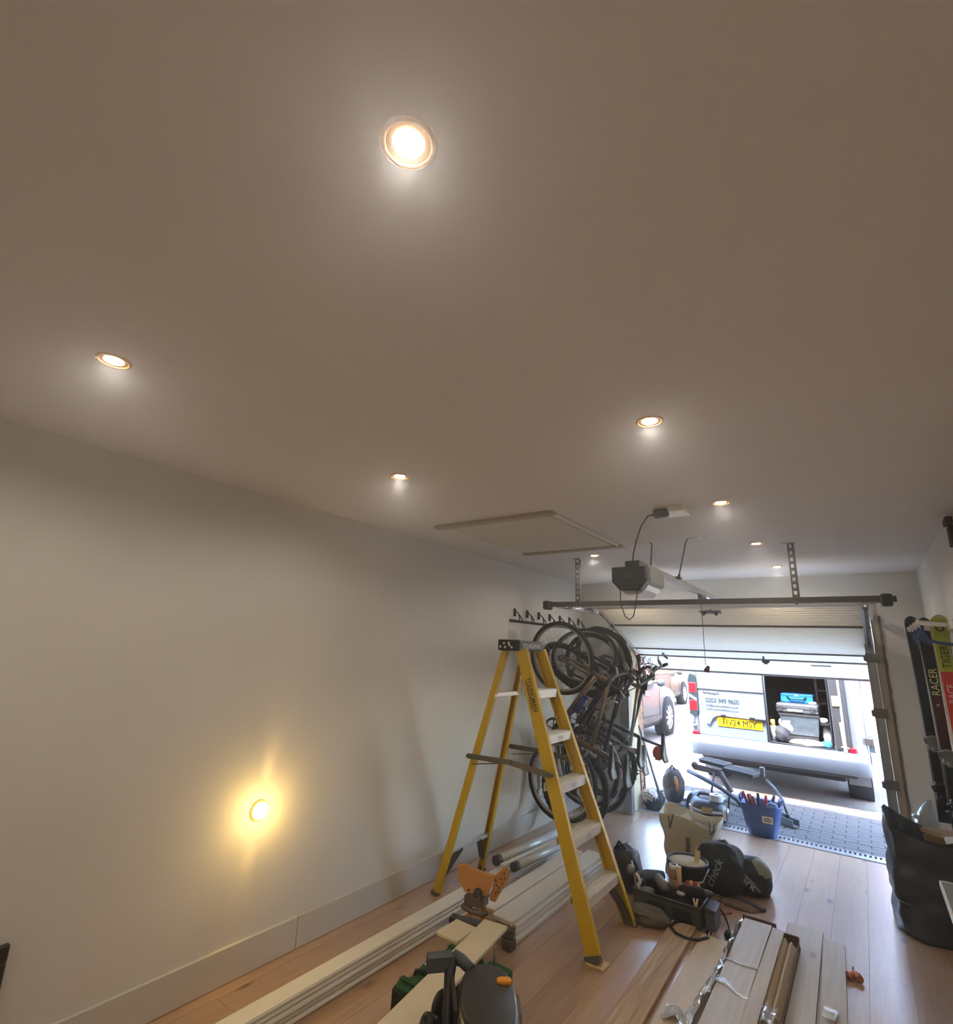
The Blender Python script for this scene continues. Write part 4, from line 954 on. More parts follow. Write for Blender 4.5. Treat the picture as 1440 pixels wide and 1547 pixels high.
fr.tube([(xo0 + .012, YV - .004, 1.88), (xo0 + .012, YV - .004, zf + .03), (xo0 + .03, YV - .004, zf + .012), (xo1 - .07, YV - .004, zf + .004), (xo1 - .02, YV - .004, zf + .05), (xo1 - .012, YV - .004, 1.2), (xo1 - .02, YV - .004, 1.88), (xo0 + .012, YV - .004, 1.88)], 0.012, 8).build('door_seal', BLACK, van)
# load bay lining
lb = MB()
x0, x1, y1, z0, z1 = VX0 + .06, VX1 - .06, YV + 2.75, zf, 1.90
lb.box((x0, YV + .05, z0 - .04), (x1, y1, z0)); lb.box((x0 - .01, YV + .05, z0), (x0 + .01, y1, z1)); lb.box((x1 - .01, YV + .11, z0), (x1 + .01, y1, z1)); lb.box((x0, y1, z0), (x1, y1 + .02, z1)); lb.box((x0, YV + .09, z1), (x1, y1, z1 + .01))
lb.build('load_lining', VLINE, van)
shf = MB()
for z in (1.05, 1.22, 1.40): shf.bbox((x1 - .45, YV + .9, z), (x1 - .02, YV + 2.6, z + .02), .003)
shf.box((x1 - .45, YV + .9, zf), (x1 - .42, YV + .93, 1.5)); shf.build('racking', mat('dark_ply', (92, 72, 64), 0.8), van)
# bumper
bp = MB(); prof = [(0.0, .35), (-.07, .36), (-.105, .39), (-.115, .47), (-.125, .505), (-.12, .53), (-.06, .60), (.08, .605), (.08, .35)]
rings = []
for i, (x, k) in enumerate(((VX0 - .005, .2), (VX0 + .03, .7), (VX0 + .12, 1.0), (vc, 1.05), (VX1 - .12, 1.0), (VX1 - .03, .7), (VX1 + .005, .2))):
    rings.append([V((x, YV + (a * k if a < 0 else a + (.7 if i in (0, 6) else 0.0)), z)) for a, z in prof])
bp.loft(rings).build('bumper', mat('van_bumper_paint', (112, 122, 136), 0.38, 0.2), van)
MB().bbox((VX0 + .12, YV - .04, .325), (VX1 - .12, YV + .06, .37), .02).build('bumper_valance', DGREY, van)
MB().bbox((VX0 + .25, YV + .3, .22), (VX1 - .25, YV + 4.6, .44), .03).build('underbody', MBLACK, van)
MB().box((VX1 - .24, YV + .52, .17), (VX1 - .02, YV + .535, .42)).build('mud_flap', VGREY, van)
MB().box((VX0 + .02, YV + .52, .10), (VX0 + .24, YV + .535, .42)).build('mud_flap', VGREY, van)
def car_wheel(parent, x, y, z, r, wdt, out, name='wheel', spokes=10):
    m = MB(); prof = [(r * .62, -wdt / 2), (r * .93, -wdt / 2), (r, -wdt / 2 + .03), (r, wdt / 2 - .03), (r * .93, wdt / 2), (r * .66, wdt / 2)]
    m.lathe(prof, (x, y, z), (1, 0, 0), n=36)
    for k in range(40):
        t = 2 * PI * k / 40; c_ = V((x, y + math.cos(t) * r, z + math.sin(t) * r)); m.beam(c_ + V((-wdt * .36, 0, 0)), c_ + V((wdt * .36, 0, 0)), .02, .008, (0, -math.sin(t), math.cos(t)))
    ty = m.build(name, RUBBER, parent)
    m = MB(); o = out * wdt * .42; m.lathe([(r * .70, out * wdt * .5), (r * .66, o * .95), (r * .62, -out * wdt * .2), (.0, -out * wdt * .2)], (x, y, z), (1, 0, 0), n=36)
    m.build('rim', DSTEEL, ty)
    m = MB()
    for k in range(spokes):
        t = 2 * PI * k / spokes; d_ = V((0, math.cos(t), math.sin(t))); m.beam(V((x + o, y, z)) + d_ * r * .1, V((x + o * 1.02, y, z)) + d_ * r * .68, .045, .03, (0, -math.sin(t), math.cos(t)))
    m.lathe([(r * .70, o * 1.1), (r * .64, o * 1.12), (r * .64, o * .8)], (x, y, z), (1, 0, 0), n=36)
    m.lathe([(r * .16, o * 1.1), (r * .12, o * 1.25), (0, o * 1.25)], (x, y, z), (1, 0, 0), n=16).build('spokes', ALU, ty)
    return ty
for x, s in ((VX0 + .13, -1), (VX1 - .13, 1)):
    for yy in (YV + .95, YV + 4.0):
        MB().lathe([(.40, -.13), (.40, .12), (.0, .12)], (x, yy, .33), (1, 0, 0), n=28).build('wheel_arch', MBLACK, van)
        car_wheel(van, x + s * .005, yy, .315, .345, .235, s, spokes=8)
# open right door, folded right back along the side
rd = MB(); xx = VX1 + 0.012
rd.prism([(.06, .62), (.70, .62), (.74, .9), (.74, 1.2), (.70, 1.86), (.12, 1.88), (.04, 1.2), (.03, .8)], (xx, YV, 0), (0, 1, 0), (0, 0, 1), .055)
rdo = rd.build('right_door', VP, van)
MB().prism([(.17, 1.26), (.62, 1.26), (.60, 1.78), (.19, 1.80)], (xx + .056, YV, 0), (0, 1, 0), (0, 0, 1), .005).build('door_window', mat('pale_window', (150, 170, 180), 0.05, spec=0.9), rdo)
MB().bbox((xx - .03, YV + .0, .70), (xx + .05, YV + .07, .78), .006).bbox((xx - .03, YV + .0, 1.5), (xx + .05, YV + .07, 1.58), .006).build('door_hinge', DSTEEL, rdo)

# ---------------------------------------------------------------- the van's load
blx = thing('tool_case', 'bright blue tool case on top of the grey case in the van', 'tool case', (-.77, YV + .62, 1.07))
BRB = mat('bright_blue_plastic', (44, 140, 214), 0.4)
c0 = MB().bbox((-.955, YV + .45, 1.075), (-.585, YV + .80, 1.185), .012).build('shell', BRB, blx)
MB().tube([(-.88, YV + .445, 1.15), (-.84, YV + .425, 1.12), (-.70, YV + .425, 1.12), (-.66, YV + .445, 1.15)], .009, 6).build('handle', BLACK, blx)
MB().bbox((-.79, YV + .44, 1.155), (-.755, YV + .452, 1.18), .003).build('latch', WHITEP, blx)
gcs = thing('tool_case', 'grey flat tool case lying on a clear storage crate in the van', 'tool case', (-.77, YV + .5, .94))
c1 = MB().bbox((-1.0, YV + .28, .955), (-.53, YV + .75, 1.035), .02).bbox((-1.0, YV + .27, 1.0), (-.53, YV + .75, 1.073), .02).build('shell', mat('case_grey', (88, 92, 98), .45), gcs)
MB().bbox((-.87, YV + .255, .975), (-.70, YV + .275, 1.005), .006).build('handle', LGREY, gcs)
MB().bbox((-.97, YV + .262, .97), (-.92, YV + .282, 1.04), .004).bbox((-.62, YV + .262, .97), (-.57, YV + .282, 1.04), .004).build('latch', DGREY, gcs)
rl = thing('paper_roll', 'small white roll on the right end of the grey case in the van', 'roll', (-.60, YV + .35, 1.073))
MB().cyl((-.63, YV + .36, 1.09), (-.55, YV + .36, 1.09), .018, n=14).build('roll', WHITEP, rl); MB().cyl((-.632, YV + .36, 1.09), (-.6315, YV + .36, 1.09), .007, n=10).build('core', CARD, rl)
crt = thing('storage_crate', 'frosted grey plastic crate under the grey tool case in the van', 'crate', (-.75, YV + .45, .70))
def frust(c, w0, d0, w1, d1, z0, z1): return [[V((c[0] + a * w, c[1] + b * d, z)) for a, b in ((-1, -1), (1, -1), (1, 1), (-1, 1))] for w, d, z in ((w0, d0, z0), (w1, d1, z1))]
MB().loft(frust((-.75, YV + .48), .19, .19, .215, .21, .70, .93), smooth=False).build('tub', mat('frosted_plastic', (84, 94, 102), 0.35, var=0.2, scale=16, bump=.5, bscale=24), crt)
MB().loft(frust((-.75, YV + .48), .222, .218, .222, .218, .925, .95), smooth=False).build('lid', DGREY, crt)
MB().bbox((-.94, YV + .3, .60), (-.56, YV + .66, .70), .01).build('base_tray', DGREY, crt)
bs = MB().blob((-.955, YV + .17, .69), (.10, .10, .11), .25, 3.0, 4, flat=.605); tag(bs.build('dust_sheet_sack', mat('grey_sack', (62, 64, 68), 0.7, bump=.8, bscale=30)), 'crumpled dark grey sack in the left corner of the van opening', 'sack')
bs = MB().blob((-.90, YV + .35, .79), (.10, .09, .12), .25, 2.6, 8); tag(bs.build('white_dust_sheet', mat('white_cloth', (236, 230, 224), 0.9, bump=.5, bscale=16)), 'white crumpled cloth behind the grey sack in the van', 'cloth')
bs = MB().blob((-.68, YV + .17, .625), (.22, .10, .04), .3, 4, 9, flat=.602); tag(bs.build('white_dust_sheet', mat('white_cloth', (236, 230, 224), 0.9)), 'white cloth spread along the sill of the van opening', 'cloth')
bs = MB().blob((-.47, YV + .17, .635), (.06, .07, .045), .3, 4, 12, flat=.602); tag(bs.build('cleaning_cloth', mat('turquoise_cloth', (60, 150, 190), 0.9, bump=.5, bscale=20)), 'turquoise cloth at the right end of the van sill', 'cloth')
bs = MB().blob((-.47, YV + .42, .72), (.055, .07, .12), .2, 3, 13, flat=.602); tag(bs.build('white_sack', mat('white_cloth', (236, 230, 224), 0.9)), 'small white bag right of the crate in the van', 'bag')
dr = thing('drill_case', 'dark drill body lying right of the crate in the van', 'drill', (-.48, YV + .3, .84))
MB().bbox((-.53, YV + .28, .835), (-.43, YV + .55, .87), .01).build('body', MBLACK, dr); MB().lathe([(.03, 0), (.045, .01), (.045, .04), (.03, .055), (0, .055)], (-.49, YV + .33, .87), (0, 0, 1), n=16).build('cap', WHITEP, dr)
bt = thing('spray_can', 'yellow-capped can beside the left edge of the van opening', 'can', (-1.035, YV + .10, .80))
MB().cyl((-1.035, YV + .12, .602), (-1.035, YV + .12, .80), .03, n=16).build('body', LGREY, bt); MB().cyl((-1.035, YV + .12, .80), (-1.035, YV + .12, .87), .028, .024, n=16).build('cap', mat('yellow_cap', (250, 206, 90), 0.4), bt)

# ---------------------------------------------------------------- parked cars
def car(label, x1, yf, paint, scale=1.0):
    """SUV, nose towards +Y, right flank at x = x1, front wheel centre at yf"""
    L = 4.65 * scale; W = 1.9 * scale; y0 = yf + 0.92 * scale - L; xc = x1 - W / 2; zb = -0.03
    t = thing('car', label, 'car', (xc, y0 + L / 2, zb))
    S_ = scale
    def ring(f, zl, zs, zt, hwl, hwt):
        y = y0 + L * f; P = [(-hwl * .92, zl), (-hwl, zl + .12), (-hwl * 1.0, (zl + zs) / 2), (-hwl * .985, zs), (-hwt * 1.02, zs + (zt - zs) * .5), (-hwt, zt - .06), (-hwt * .8, zt)]
        P = P + [(-a, b) for a, b in reversed(P)]; return [V((xc + a * S_, y, zb + b * S_)) for a, b in P]
    m = MB(); m.loft([ring(0, .45, .75, .85, .80, .76), ring(.02, .32, .95, 1.15, .90, .80), ring(.08, .26, 1.0, 1.50, .94, .70), ring(.2, .24, 1.02, 1.66, .95, .66), ring(.45, .24, 1.0, 1.69, .95, .66), ring(.58, .24, .99, 1.62, .95, .65), ring(.72, .24, .98, 1.10, .95, .76), ring(.86, .26, .93, 1.04, .94, .74), ring(.95, .28, .82, .92, .90, .70), ring(1.0, .40, .62, .70, .76, .62)])
    bd = m.build('body', paint, t)
    for s in (-1, 1):
        gx = xc + s * .86 * S_
        o = [(.14, 1.06), (.20, 1.50), (.45, 1.56), (.55, 1.50), (.685, 1.07)]
        g = MB(); vs = []
        for f, z in o:
            k = (z - 1.0) / .66; hx = .957 - .285 * max(0, k) ; vs.append(V((xc + s * (hx + .008) * S_, y0 + L * f, zb + z * S_)))
        g.add(vs + [p - V((s * .03, 0, 0)) for p in vs], [(0, 1, 2, 3, 4), (9, 8, 7, 6, 5)] + [(i, (i + 1) % 5, 5 + (i + 1) % 5, 5 + i) for i in range(5)])
        g.build('side_window', GLASSD, t)
        st = MB(); st.beam((xc + s * .956 * S_, y0 + L * .22, zb + .42 * S_), (xc + s * .956 * S_, y0 + L * .70, zb + .42 * S_), .02, .07 * S_, (1, 0, 0)); st.build('sill_trim', DGREY, t)
        j = MB()
        for f in (.45, .68): j.tube([(xc + s * .957 * S_, y0 + L * f, zb + .35 * S_), (xc + s * .957 * S_, y0 + L * f, zb + .98 * S_)], .005, 4)
        j.build('door_joint', BLACK, t)
        MB().bbox((xc + s * .955 * S_ - .015, y0 + L * .48, zb + .86 * S_), (xc + s * .955 * S_ + .02, y0 + L * .53, zb + .89 * S_), .006).build('door_handle', CHROME, t)
        MB().blob((xc + s * 1.02 * S_, y0 + L * .66, zb + 1.08 * S_), (.09, .06, .07), .0).build('wing_mirror', paint, t)
        MB().blob((xc + s * .78 * S_, y0 + L * .955, zb + .74 * S_), (.12, .10, .06), .0).build('headlamp', LW, t)
        MB().blob((xc + s * .80 * S_, y0 + L * .02, zb + .95 * S_), (.10, .06, .12), .0).build('tail_lamp', LR, t)
        for f in (.18, .802):
            MB().lathe([(.43 * S_, -.10), (.43 * S_, .10)], (xc + s * .862 * S_, y0 + L * f, zb + .36 * S_), (1, 0, 0), n=28).lathe([(.43 * S_, s * .10), (.0, s * .095)], (xc + s * .862 * S_, y0 + L * f, zb + .36 * S_), (1, 0, 0), n=28).build('wheel_arch', MBLACK, t)
            car_wheel(t, xc + s * .86 * S_, y0 + L * f, zb + .365 * S_, .365 * S_, .24 * S_, s)
    w_ = MB(); w_.add([V((xc + a * S_, y0 + L * f, zb + z * S_)) for a, f, z in ((-.70, .715, 1.115), (.70, .715, 1.115), (.60, .60, 1.60), (-.60, .60, 1.60), (-.70, .725, 1.13), (.70, .725, 1.13), (.60, .61, 1.615), (-.60, .61, 1.615))], [(0, 3, 2, 1), (4, 5, 6, 7), (0, 1, 5, 4), (1, 2, 6, 5), (2, 3, 7, 6), (3, 0, 4, 7)]); w_.build('windscreen', GLASSD, t)
    MB().bbox((xc - .45 * S_, y0 + L * .985, zb + .45 * S_), (xc + .45 * S_, y0 + L * 1.005, zb + .62 * S_), .01).build('grille', BLACK, t)
    return t
car('silver-grey car parked left of the van, its front wheel in the doorway view', -3.56, 12.1, mat('silver_car_paint', (74, 78, 80), 0.4, 0.1, coat=0.15, spec=0.3), 1.0)
car('bronze car parked farther away beyond the silver one', -5.35, 20.2, mat('bronze_car_paint', (56, 47, 41), 0.4, 0.1, coat=0.15, spec=0.3), 1.0)
# ---------------------------------------------------------------- boards along the left wall
random.seed(21)
for k in range(5):                                # narrow stack by the skirting
    z = 0.0205 * k; dx = (0.0, -.006, .004, -.003, .0)[k] - .004 * k; y0 = 0.9 + (0.0, .35, .62, .12, -.3)[k] * 1.0; y1 = (4.62, 4.55, 4.66, 4.50, 4.60)[k]
    x0, x1 = -2.265 + dx, -2.172 + dx
    t = thing('skirting_board', ('lowest', 'second', 'third', 'fourth', 'topmost')[k] + ' white moulded board in the narrow stack nearest the left wall', 'board', ((x0 + x1) / 2, (y0 + y1) / 2, z), 'white boards stacked by the left wall')
    MB().bbox((x0, y0, z), (x1, y1, z + .0195), .0025).build('board', MDF, t)
    MB().bbox((x1 - .001, y0 + .002, z + .006), (x1 + .004, y1 - .002, z + .015), .002).build('moulded_edge', MDF, t)
n = 0
for col, (x0, x1) in enumerate(((-2.055, -1.945), (-1.935, -1.80))):
    for k in range(4):
        z = 0.0255 * k; dx = random.uniform(-.006, .006) + (.035 - .012 * k if col else -.004); y0 = 2.925 + random.uniform(0, .05) + (0.05 if col == 0 else 0); y1 = (4.30 if col else 4.24) - random.uniform(0, .07)
        lay = ('bottom', 'second', 'third', 'top')[k]
        t = thing('mdf_board', lay + ' white board of the ' + ('right' if col else 'left') + ' pile in the double stack under the ladder', 'board', ((x0 + x1) / 2, (y0 + y1) / 2, z), 'white boards stacked under the ladder')
        MB().bbox((x0 + dx, y0, z), (x1 + dx, y1, z + .0245), .003).build('board', MDF, t)
        MB().box((x0 + dx + .004, y0 - .0006, z + .003), (x1 + dx - .004, y0, z + .0215)).build('sawn_end', CREAM if k == 3 else MDFEDGE, t)
# tubes lying on the boards
for (a, b, r, lb) in (((-2.30, 3.52, .133), (-2.235, 4.42, .133), .031, 'white tube with a grey end cap, farther left of the pair on the boards'),
                      ((-2.15, 3.52, .031 + .10), (-2.085, 4.16, .031 + .10), .028, 'white tube with a grey end cap, farther right of the pair on the boards'),):
    t = thing('tube', lb, 'tube', a, 'white tubes on the stacked boards')
    a = V(a); b = V(b); d = (b - a).normalized()
    MB().cyl(a, b, r, n=20).build('pipe', mat('white_tube', (206, 208, 204), 0.35, 0.2), t)
    MB().cyl(a - d * .012, a + d * .035, r * 1.07, n=20).build('end_cap', DGREY, t); MB().cyl(b - d * .035, b + d * .012, r * 1.07, n=20).build('end_cap', DGREY, t)
t = thing('batten', 'slim white batten lying between the two white tubes', 'batten', (-2.2, 3.9, .103))
MB().beam((-2.235, 3.50, .118), (-2.17, 4.30, .118), .04, .026, (1, 0, 0)).build('strip', MDF, t); MB().beam((-2.2355, 3.495, .118), (-2.235, 3.50, .118), .038, .024, (1, 0, 0)).build('sawn_end', MDFEDGE, t)
t = thing('wood_offcut', 'small light wood offcut behind the near ladder rail beside the bikes', 'offcut', (-2.2, 4.6, .10))
MB().bbox((-2.27, 4.50, .103), (-2.13, 4.74, .18), .004).build('block', WOODL, t)
MB().bbox((-2.27, 4.499, .12), (-2.13, 4.4995, .135)).build('saw_kerf', CARD, t)

# ---------------------------------------------------------------- orange clamping stand on the dark bar
bar_ = thing('support_bar', 'dark grey metal bar lying across the floor behind the orange stand', 'bar', (-1.93, 2.82, 0))
MB().beam((-2.105, 2.765, .078), (-1.745, 2.872, .078), .035, .052, (0, 0, 1)).build('bar', DSTEEL, bar_)
MB().beam((-2.11, 2.7635, .078), (-2.083, 2.7715, .078), .040, .058, (0, 0, 1)).build('end_cap', BLACK, bar_)
for p in ((-2.06, 2.778), (-1.775, 2.863)): MB().bbox((p[0] - .03, p[1] - .03, 0), (p[0] + .03, p[1] + .03, .054), .004).build('foot', DSTEEL, bar_)
os_ = thing('clamp_stand', 'orange plastic clamping stand with a dark knob, standing on the dark bar', 'stand', (-1.99, 2.775, .10))
c = V((-1.965, 2.815, .105)); u = V((.958, .285, 0)).normalized(); v = V((0, 0, 1)); w_ = u.cross(v)
def Q(a, b, d=0.0): return c + u * a + v * b + w_ * d
fb = lambda b: (b - .13) * .62 + .125
m = MB(); m.prism([(p_, fb(q_)) for p_, q_ in ((-.115, .225), (-.125, .335), (-.085, .352), (-.06, .342), (-.04, .325), (.10, .30), (.105, .285), (.06, .13), (-.075, .13), (-.105, .20))], c - w_ * .012, u, v, .024); m.build('front_panel', ORANGE, os_)
fdir = (u * .80 - w_ * .60).normalized()
m = MB(); m.prism([(p_, fb(q_)) for p_, q_ in ((0, .10), (.035, .30), (.085, .355), (.105, .345), (.11, .27), (.03, .085))], Q(.075, 0), fdir, v, .014)
fo = m.build('side_flange', ORANGE, os_)
hl = MB(); fn = fdir.cross(v)
for a, b in ((.03, .26), (.035, .22), (.05, .20), (.06, .27), (.08, .31), (.03, .16), (.07, .23), (.085, .27), (.045, .17)):
    p = Q(.075, fb(b)) + fdir * a; hl.cyl(p + fn * .0141, p + fn * .0155, .0055, n=10); hl.cyl(p - fn * .0001, p - fn * .0015, .0055, n=10)
hl.build('peg_holes', mat('hole_shadow_brown', (104, 64, 30), 0.9), fo, kind='stuff')
MB().lathe([(.024, 0), (.028, .012), (.025, .026), (.014, .034), (0, .034)], Q(.012, .135, .012), w_, n=20).cyl(Q(.012, .135, -.02), Q(.012, .135, .012), .012).lathe([(.005, 0), (.005, .01), (0, .01)], Q(-.05, .14, .012), w_, n=8).build('knob', DGREY, os_)
m = MB(); m.loft([[Q(a, b, d) for a, d in ((-.07, .03), (.05, .03), (.055, -.045), (-.065, -.045))] for b in (.068, .115)], smooth=False)
m.tube([Q(-.080, .062, .03), Q(-.02, .050, .045), Q(.04, .045, .045), Q(.07, .05, .02)], .014, 8); m.bbox(tuple(Q(-.01, .1, .02)), tuple(Q(.03, .135, .05)), .003); m.build('clamp', mat('brown_grey_metal', (112, 100, 92), 0.5, 0.3), os_)
for a_ in (-.04, .04): MB().beam(Q(a_, 0), Q(a_, .07), .028, .012, tuple(u)).build('leg', ORANGE, os_)
MB().tube([Q(-.018, .02), Q(-.018, .045), Q(.018, .045), Q(.018, .02)], .004, 6).build('wire', STEEL, os_)

# ---------------------------------------------------------------- saw bench in front: green bag, boards, saw
gb_ = thing('tool_bag', 'dark green canvas tool bag under the white board', 'tool bag', (-1.755, 2.24, 0))
rings = []; GX = -1.752
for i in range(9):
    y = 2.03 + i * .052; lift = .012 * math.sin(i * 1.9); w0 = .108 + .006 * math.sin(i * 2.3)
    rings.append([V((GX + a * w0, y + .012 * b, zz)) for a, zz, b in ((-1.0, .0, 0), (-1.05, .06, .5), (-1.0, .112, .3), (-.90, .143 + lift, 0), (0, .150 + lift * .6, .2), (.9, .143 + lift * .5, 0), (1.0, .11, -.3), (1.05, .06, 0), (1.0, 0, 0))])
MB().loft(rings, smooth=False).build('body', GREEN, gb_)
MB().bbox((GX - .100, 2.018, .008), (GX + .100, 2.031, .138), .004).build('end_panel', DGREEN, gb_)  # end face lies in shade, put in as a darker green
for s_ in (-.5, .5): MB().tube([(GX - .112, 2.22 + s_ * .12, .09), (GX - .085, 2.22 + s_ * .12, .155), (GX - .02, 2.23 + s_ * .12, .163)], .007, 6).build('strap', DGREEN, gb_)
for k in range(4): MB().prism([(-.095, 0), (.07, 0), (.08, .016), (-.085, .018)], (GX, 2.06 + k * .115, .148 + .010 * math.sin((k * 2.1 + .7) * 1.9)), (1, 0, 0), (0, .9, .35), .006).build('fold', GREEN, gb_)
text('lettering', 'tools', 0.042, (GX - .055, 2.19, .170), (.45, .89, 0), (-.89, .45, 0), WTXT, gb_)
t = thing('board_offcut', 'short cream board offcut resting on the far end of the green bag', 'board', (-1.93, 2.5, .14))
MB().bbox((-1.965, 2.455, .150), (-1.825, 2.625, .168), .003).build('board', CREAM, t); MB().bbox((-1.93, 2.57, 0.0), (-1.88, 2.61, .149), .003).build('rest_block', WOODL, t)
t = thing('white_board', 'long white board laid under the black saw', 'board', (-1.65, 1.9, .21))
lbm = Matrix.Translation((-1.722, 2.645, .197)) @ Matrix.Rotation(math.radians(8.7), 4, 'Z')
MB().bbox((-.068, -1.75, 0), (.068, 0, .018), .003, lbm).build('board', CREAM, t); MB().box((-.066, 0, .002), (.066, .0006, .016), lbm).build('sawn_end', MDFEDGE, t)
stn = thing('saw_stand', 'low black saw base with thin wire stay under the white board', 'stand', (-1.5, 2.1, 0))
MB().bbox((-1.60, 1.60, .15), (-1.02, 2.06, .1965), .012).build('table', DGREY, stn)
for x, y in ((-1.57, 1.64), (-1.06, 1.64), (-1.06, 2.02), (-1.57, 2.02)): MB().bbox((x - .025, y - .025, 0), (x + .025, y + .025, .162), .006).build('leg', MBLACK, stn)
MB().tube([(-1.535, 2.35, .265), (-1.535, 2.352, .20), (-1.535, 2.35, .0)], .005, 6).tube([(-1.535, 2.35, .19), (-1.48, 2.12, .19)], .006, 6).build('wire_stay', DSTEEL, stn)
MB().bbox((-1.585, 2.29, .10), (-1.46, 2.40, .19), .01).build('green_clamp', GREEN, stn)
# the saw
sw = thing('power_saw', 'black power saw with an orange button, handle and grey nozzle', 'saw', (-1.225, 1.845, .197))
SAWB = mat('saw_black', (38, 35, 34), 0.32, coat=0.3)
SC = V((-1.225, 1.845, 0)); su = V((.8, .6, 0)); sv = V((-.6, .8, 0))
def sring(f, z, hw=.112, hl=.205, n=44):
    r = []
    for k in range(n):
        t = 2 * PI * k / n; x = hw * f * math.copysign(abs(math.cos(t)) ** .72, math.cos(t)); y = hl * f * math.copysign(abs(math.sin(t)) ** .72, math.sin(t))
        r.append(SC + su * x + sv * y + V((0, 0, z - .10 * max(0, x) ** 1.0 * (1 if z > .3 else 0))))
    return r
m = MB(); m.loft([sring(f, z) for f, z in ((.93, .197), (.98, .215), (1.0, .25), (1.0, .33), (.985, .36), (.95, .385), (.90, .398), (.5, .402), (.02, .403))]); m.build('body', SAWB, sw)
m = MB(); m.loft([sring(.86, .396), sring(.86, .409), sring(.82, .412), sring(.02, .4135)]); m.build('top_plate', mat('saw_top', (58, 54, 52), 0.55), sw)
m = MB(); m.loft([sring(f, z) for f, z in ((1.004, .275), (1.012, .283), (1.012, .300), (1.004, .308))], cap=False); m.build('body_band', mat('saw_band', (24, 22, 22), 0.6), sw)
bm_ = Matrix.Translation(SC + su * .062 + sv * .072 + V((0, 0, .405))) @ Matrix.Rotation(math.radians(40), 4, 'Z')
ov = [(.028 * math.copysign(abs(math.cos(2 * PI * k / 20)) ** .7, math.cos(2 * PI * k / 20)), .0155 * math.copysign(abs(math.sin(2 * PI * k / 20)) ** .7, math.sin(2 * PI * k / 20))) for k in range(20)]
MB().loft([[bm_ @ V((a, b, -.006)) for a, b in ov], [bm_ @ V((a, b, .010)) for a, b in ov], [bm_ @ V((a * .8, b * .8, .014)) for a, b in ov]], smooth=True).build('button', ORBTN, sw)
NG = mat('nozzle_grey', (84, 88, 92), 0.4)
MB().tube([(-1.445, 1.935, .415), (-1.437, 1.90, .422), (-1.418, 1.865, .395), (-1.392, 1.832, .35), (-1.365, 1.798, .30), (-1.345, 1.775, .25), (-1.335, 1.762, .21)], [.020, .022, .021, .021, .022, .024, .026], 12).build('handle', BLACK, sw)
nd = (V((-1.425, 1.895, 0)) - V((-1.495, 1.815, 0))).normalized(); ns = V((-nd.y, nd.x, 0))
def nz(p, q, w): return [[P_ + ns * (a * w) + V((0, 0, b * w)) for a, b in ((-1, -1), (1, -1), (1, 1), (-1, 1))] for P_ in (p, q)]
MB().loft(nz(V((-1.492, 1.818, .425)), V((-1.428, 1.892, .425)), .024), smooth=False).build('nozzle', NG, sw)
MB().loft(nz(V((-1.4926, 1.8174, .425)), V((-1.4921, 1.8179, .425)), .017), smooth=False).build('nozzle_mouth', MBLACK, sw)
MB().tube([(-1.44, 1.915, .425), (-1.405, 1.925, .42), (-1.36, 1.925, .405)], [.026, .022, .02], 10).build('handle_mount', NG, sw)
MB().beam(SC - su * .128 + sv * .10 + V((0, 0, .385)), SC - su * .110 - sv * .05 + V((0, 0, .36)), .014, .05).build('side_bracket', mat('saw_bracket', (74, 66, 62), .35, .3), sw)
MB().lathe([(.046, -.012), (.056, 0), (.046, .012), (0, .014)], (-1.462, 1.895, .262), (1, -.3, .3), n=28).tube([(-1.462, 1.895, .262), (-1.40, 1.87, .28), (-1.34, 1.86, .28)], .016, 8).build('blade_guard', SAWB, sw)
MB().lathe([(0, -.05), (.024, -.046), (.032, -.018), (.028, .016), (.011, .02), (.011, .008), (0, .008)], (-1.452, 1.792, .262), (-.3, -.8, .55), n=20).tube([(-1.445, 1.80, .255), (-1.37, 1.82, .25), (-1.32, 1.83, .25)], .016, 8).build('knob', BLACK, sw)
q0 = SC + su * .1135 + sv * .03
MB().loft([[q0 + sv * a + su * b + V((0, 0, z)) for a, b in ((-.06, -.01), (.06, -.01), (.05, .006), (-.05, .006))] for z in (.315, .365)], smooth=False).build('side_highlight', mat('saw_highlight', (130, 132, 136), 0.3, .5), sw)  # glossy highlight on the right side put in as a silver strip

# ---------------------------------------------------------------- loose planks on the right
def plank(label, x0, x1, y0, y1, z0, z1, material, rot=0.0, name='oak_plank', end=None):
    t = thing(name, label, 'plank', ((x0 + x1) / 2, (y0 + y1) / 2, z0), 'loose planks on the floor')
    mx = Matrix.Translation(((x0 + x1) / 2, y1, z0)) @ Matrix.Rotation(math.radians(rot), 4, 'Z')
    hw_ = (x1 - x0) / 2
    o = MB().bbox((-hw_, y0 - y1, 0), (hw_, 0, z1 - z0), .0015, mx).build('plank', material, t, origin=((x0 + x1) / 2, (y0 + y1) / 2, z0))
    MB().box((-hw_ - .004, y0 - y1 + .002, (z1 - z0) * .3), (-hw_, -.002, (z1 - z0) * .6), mx).build('tongue', OAKOLD, t)
    MB().box((-hw_ + .002, 0, .001), (hw_ - .002, .0008, z1 - z0 - .001), mx).build('sawn_end', end or CARD, t)
    return t
plank('rough-edged weathered plank, leftmost on the floor, pointing at the tool pile', -1.148, -1.010, 2.0, 3.77, 0.0, .024, OAKOLD, 1.5)
plank('plain pale plank lying left of the wrapped pack', -.966, -.80, 2.0, 3.73, 0.0, .020, OAKPALE, .5)
plank('bluish pale plank lying right of the wrapped pack', -.575, -.393, 2.4, 4.255, 0.0, .018, OAKLIME, 1.3)
plank('narrow pale plank, rightmost of the loose planks', -.388, -.282, 2.4, 4.17, 0.0, .016, OAKLIME, 2.0)
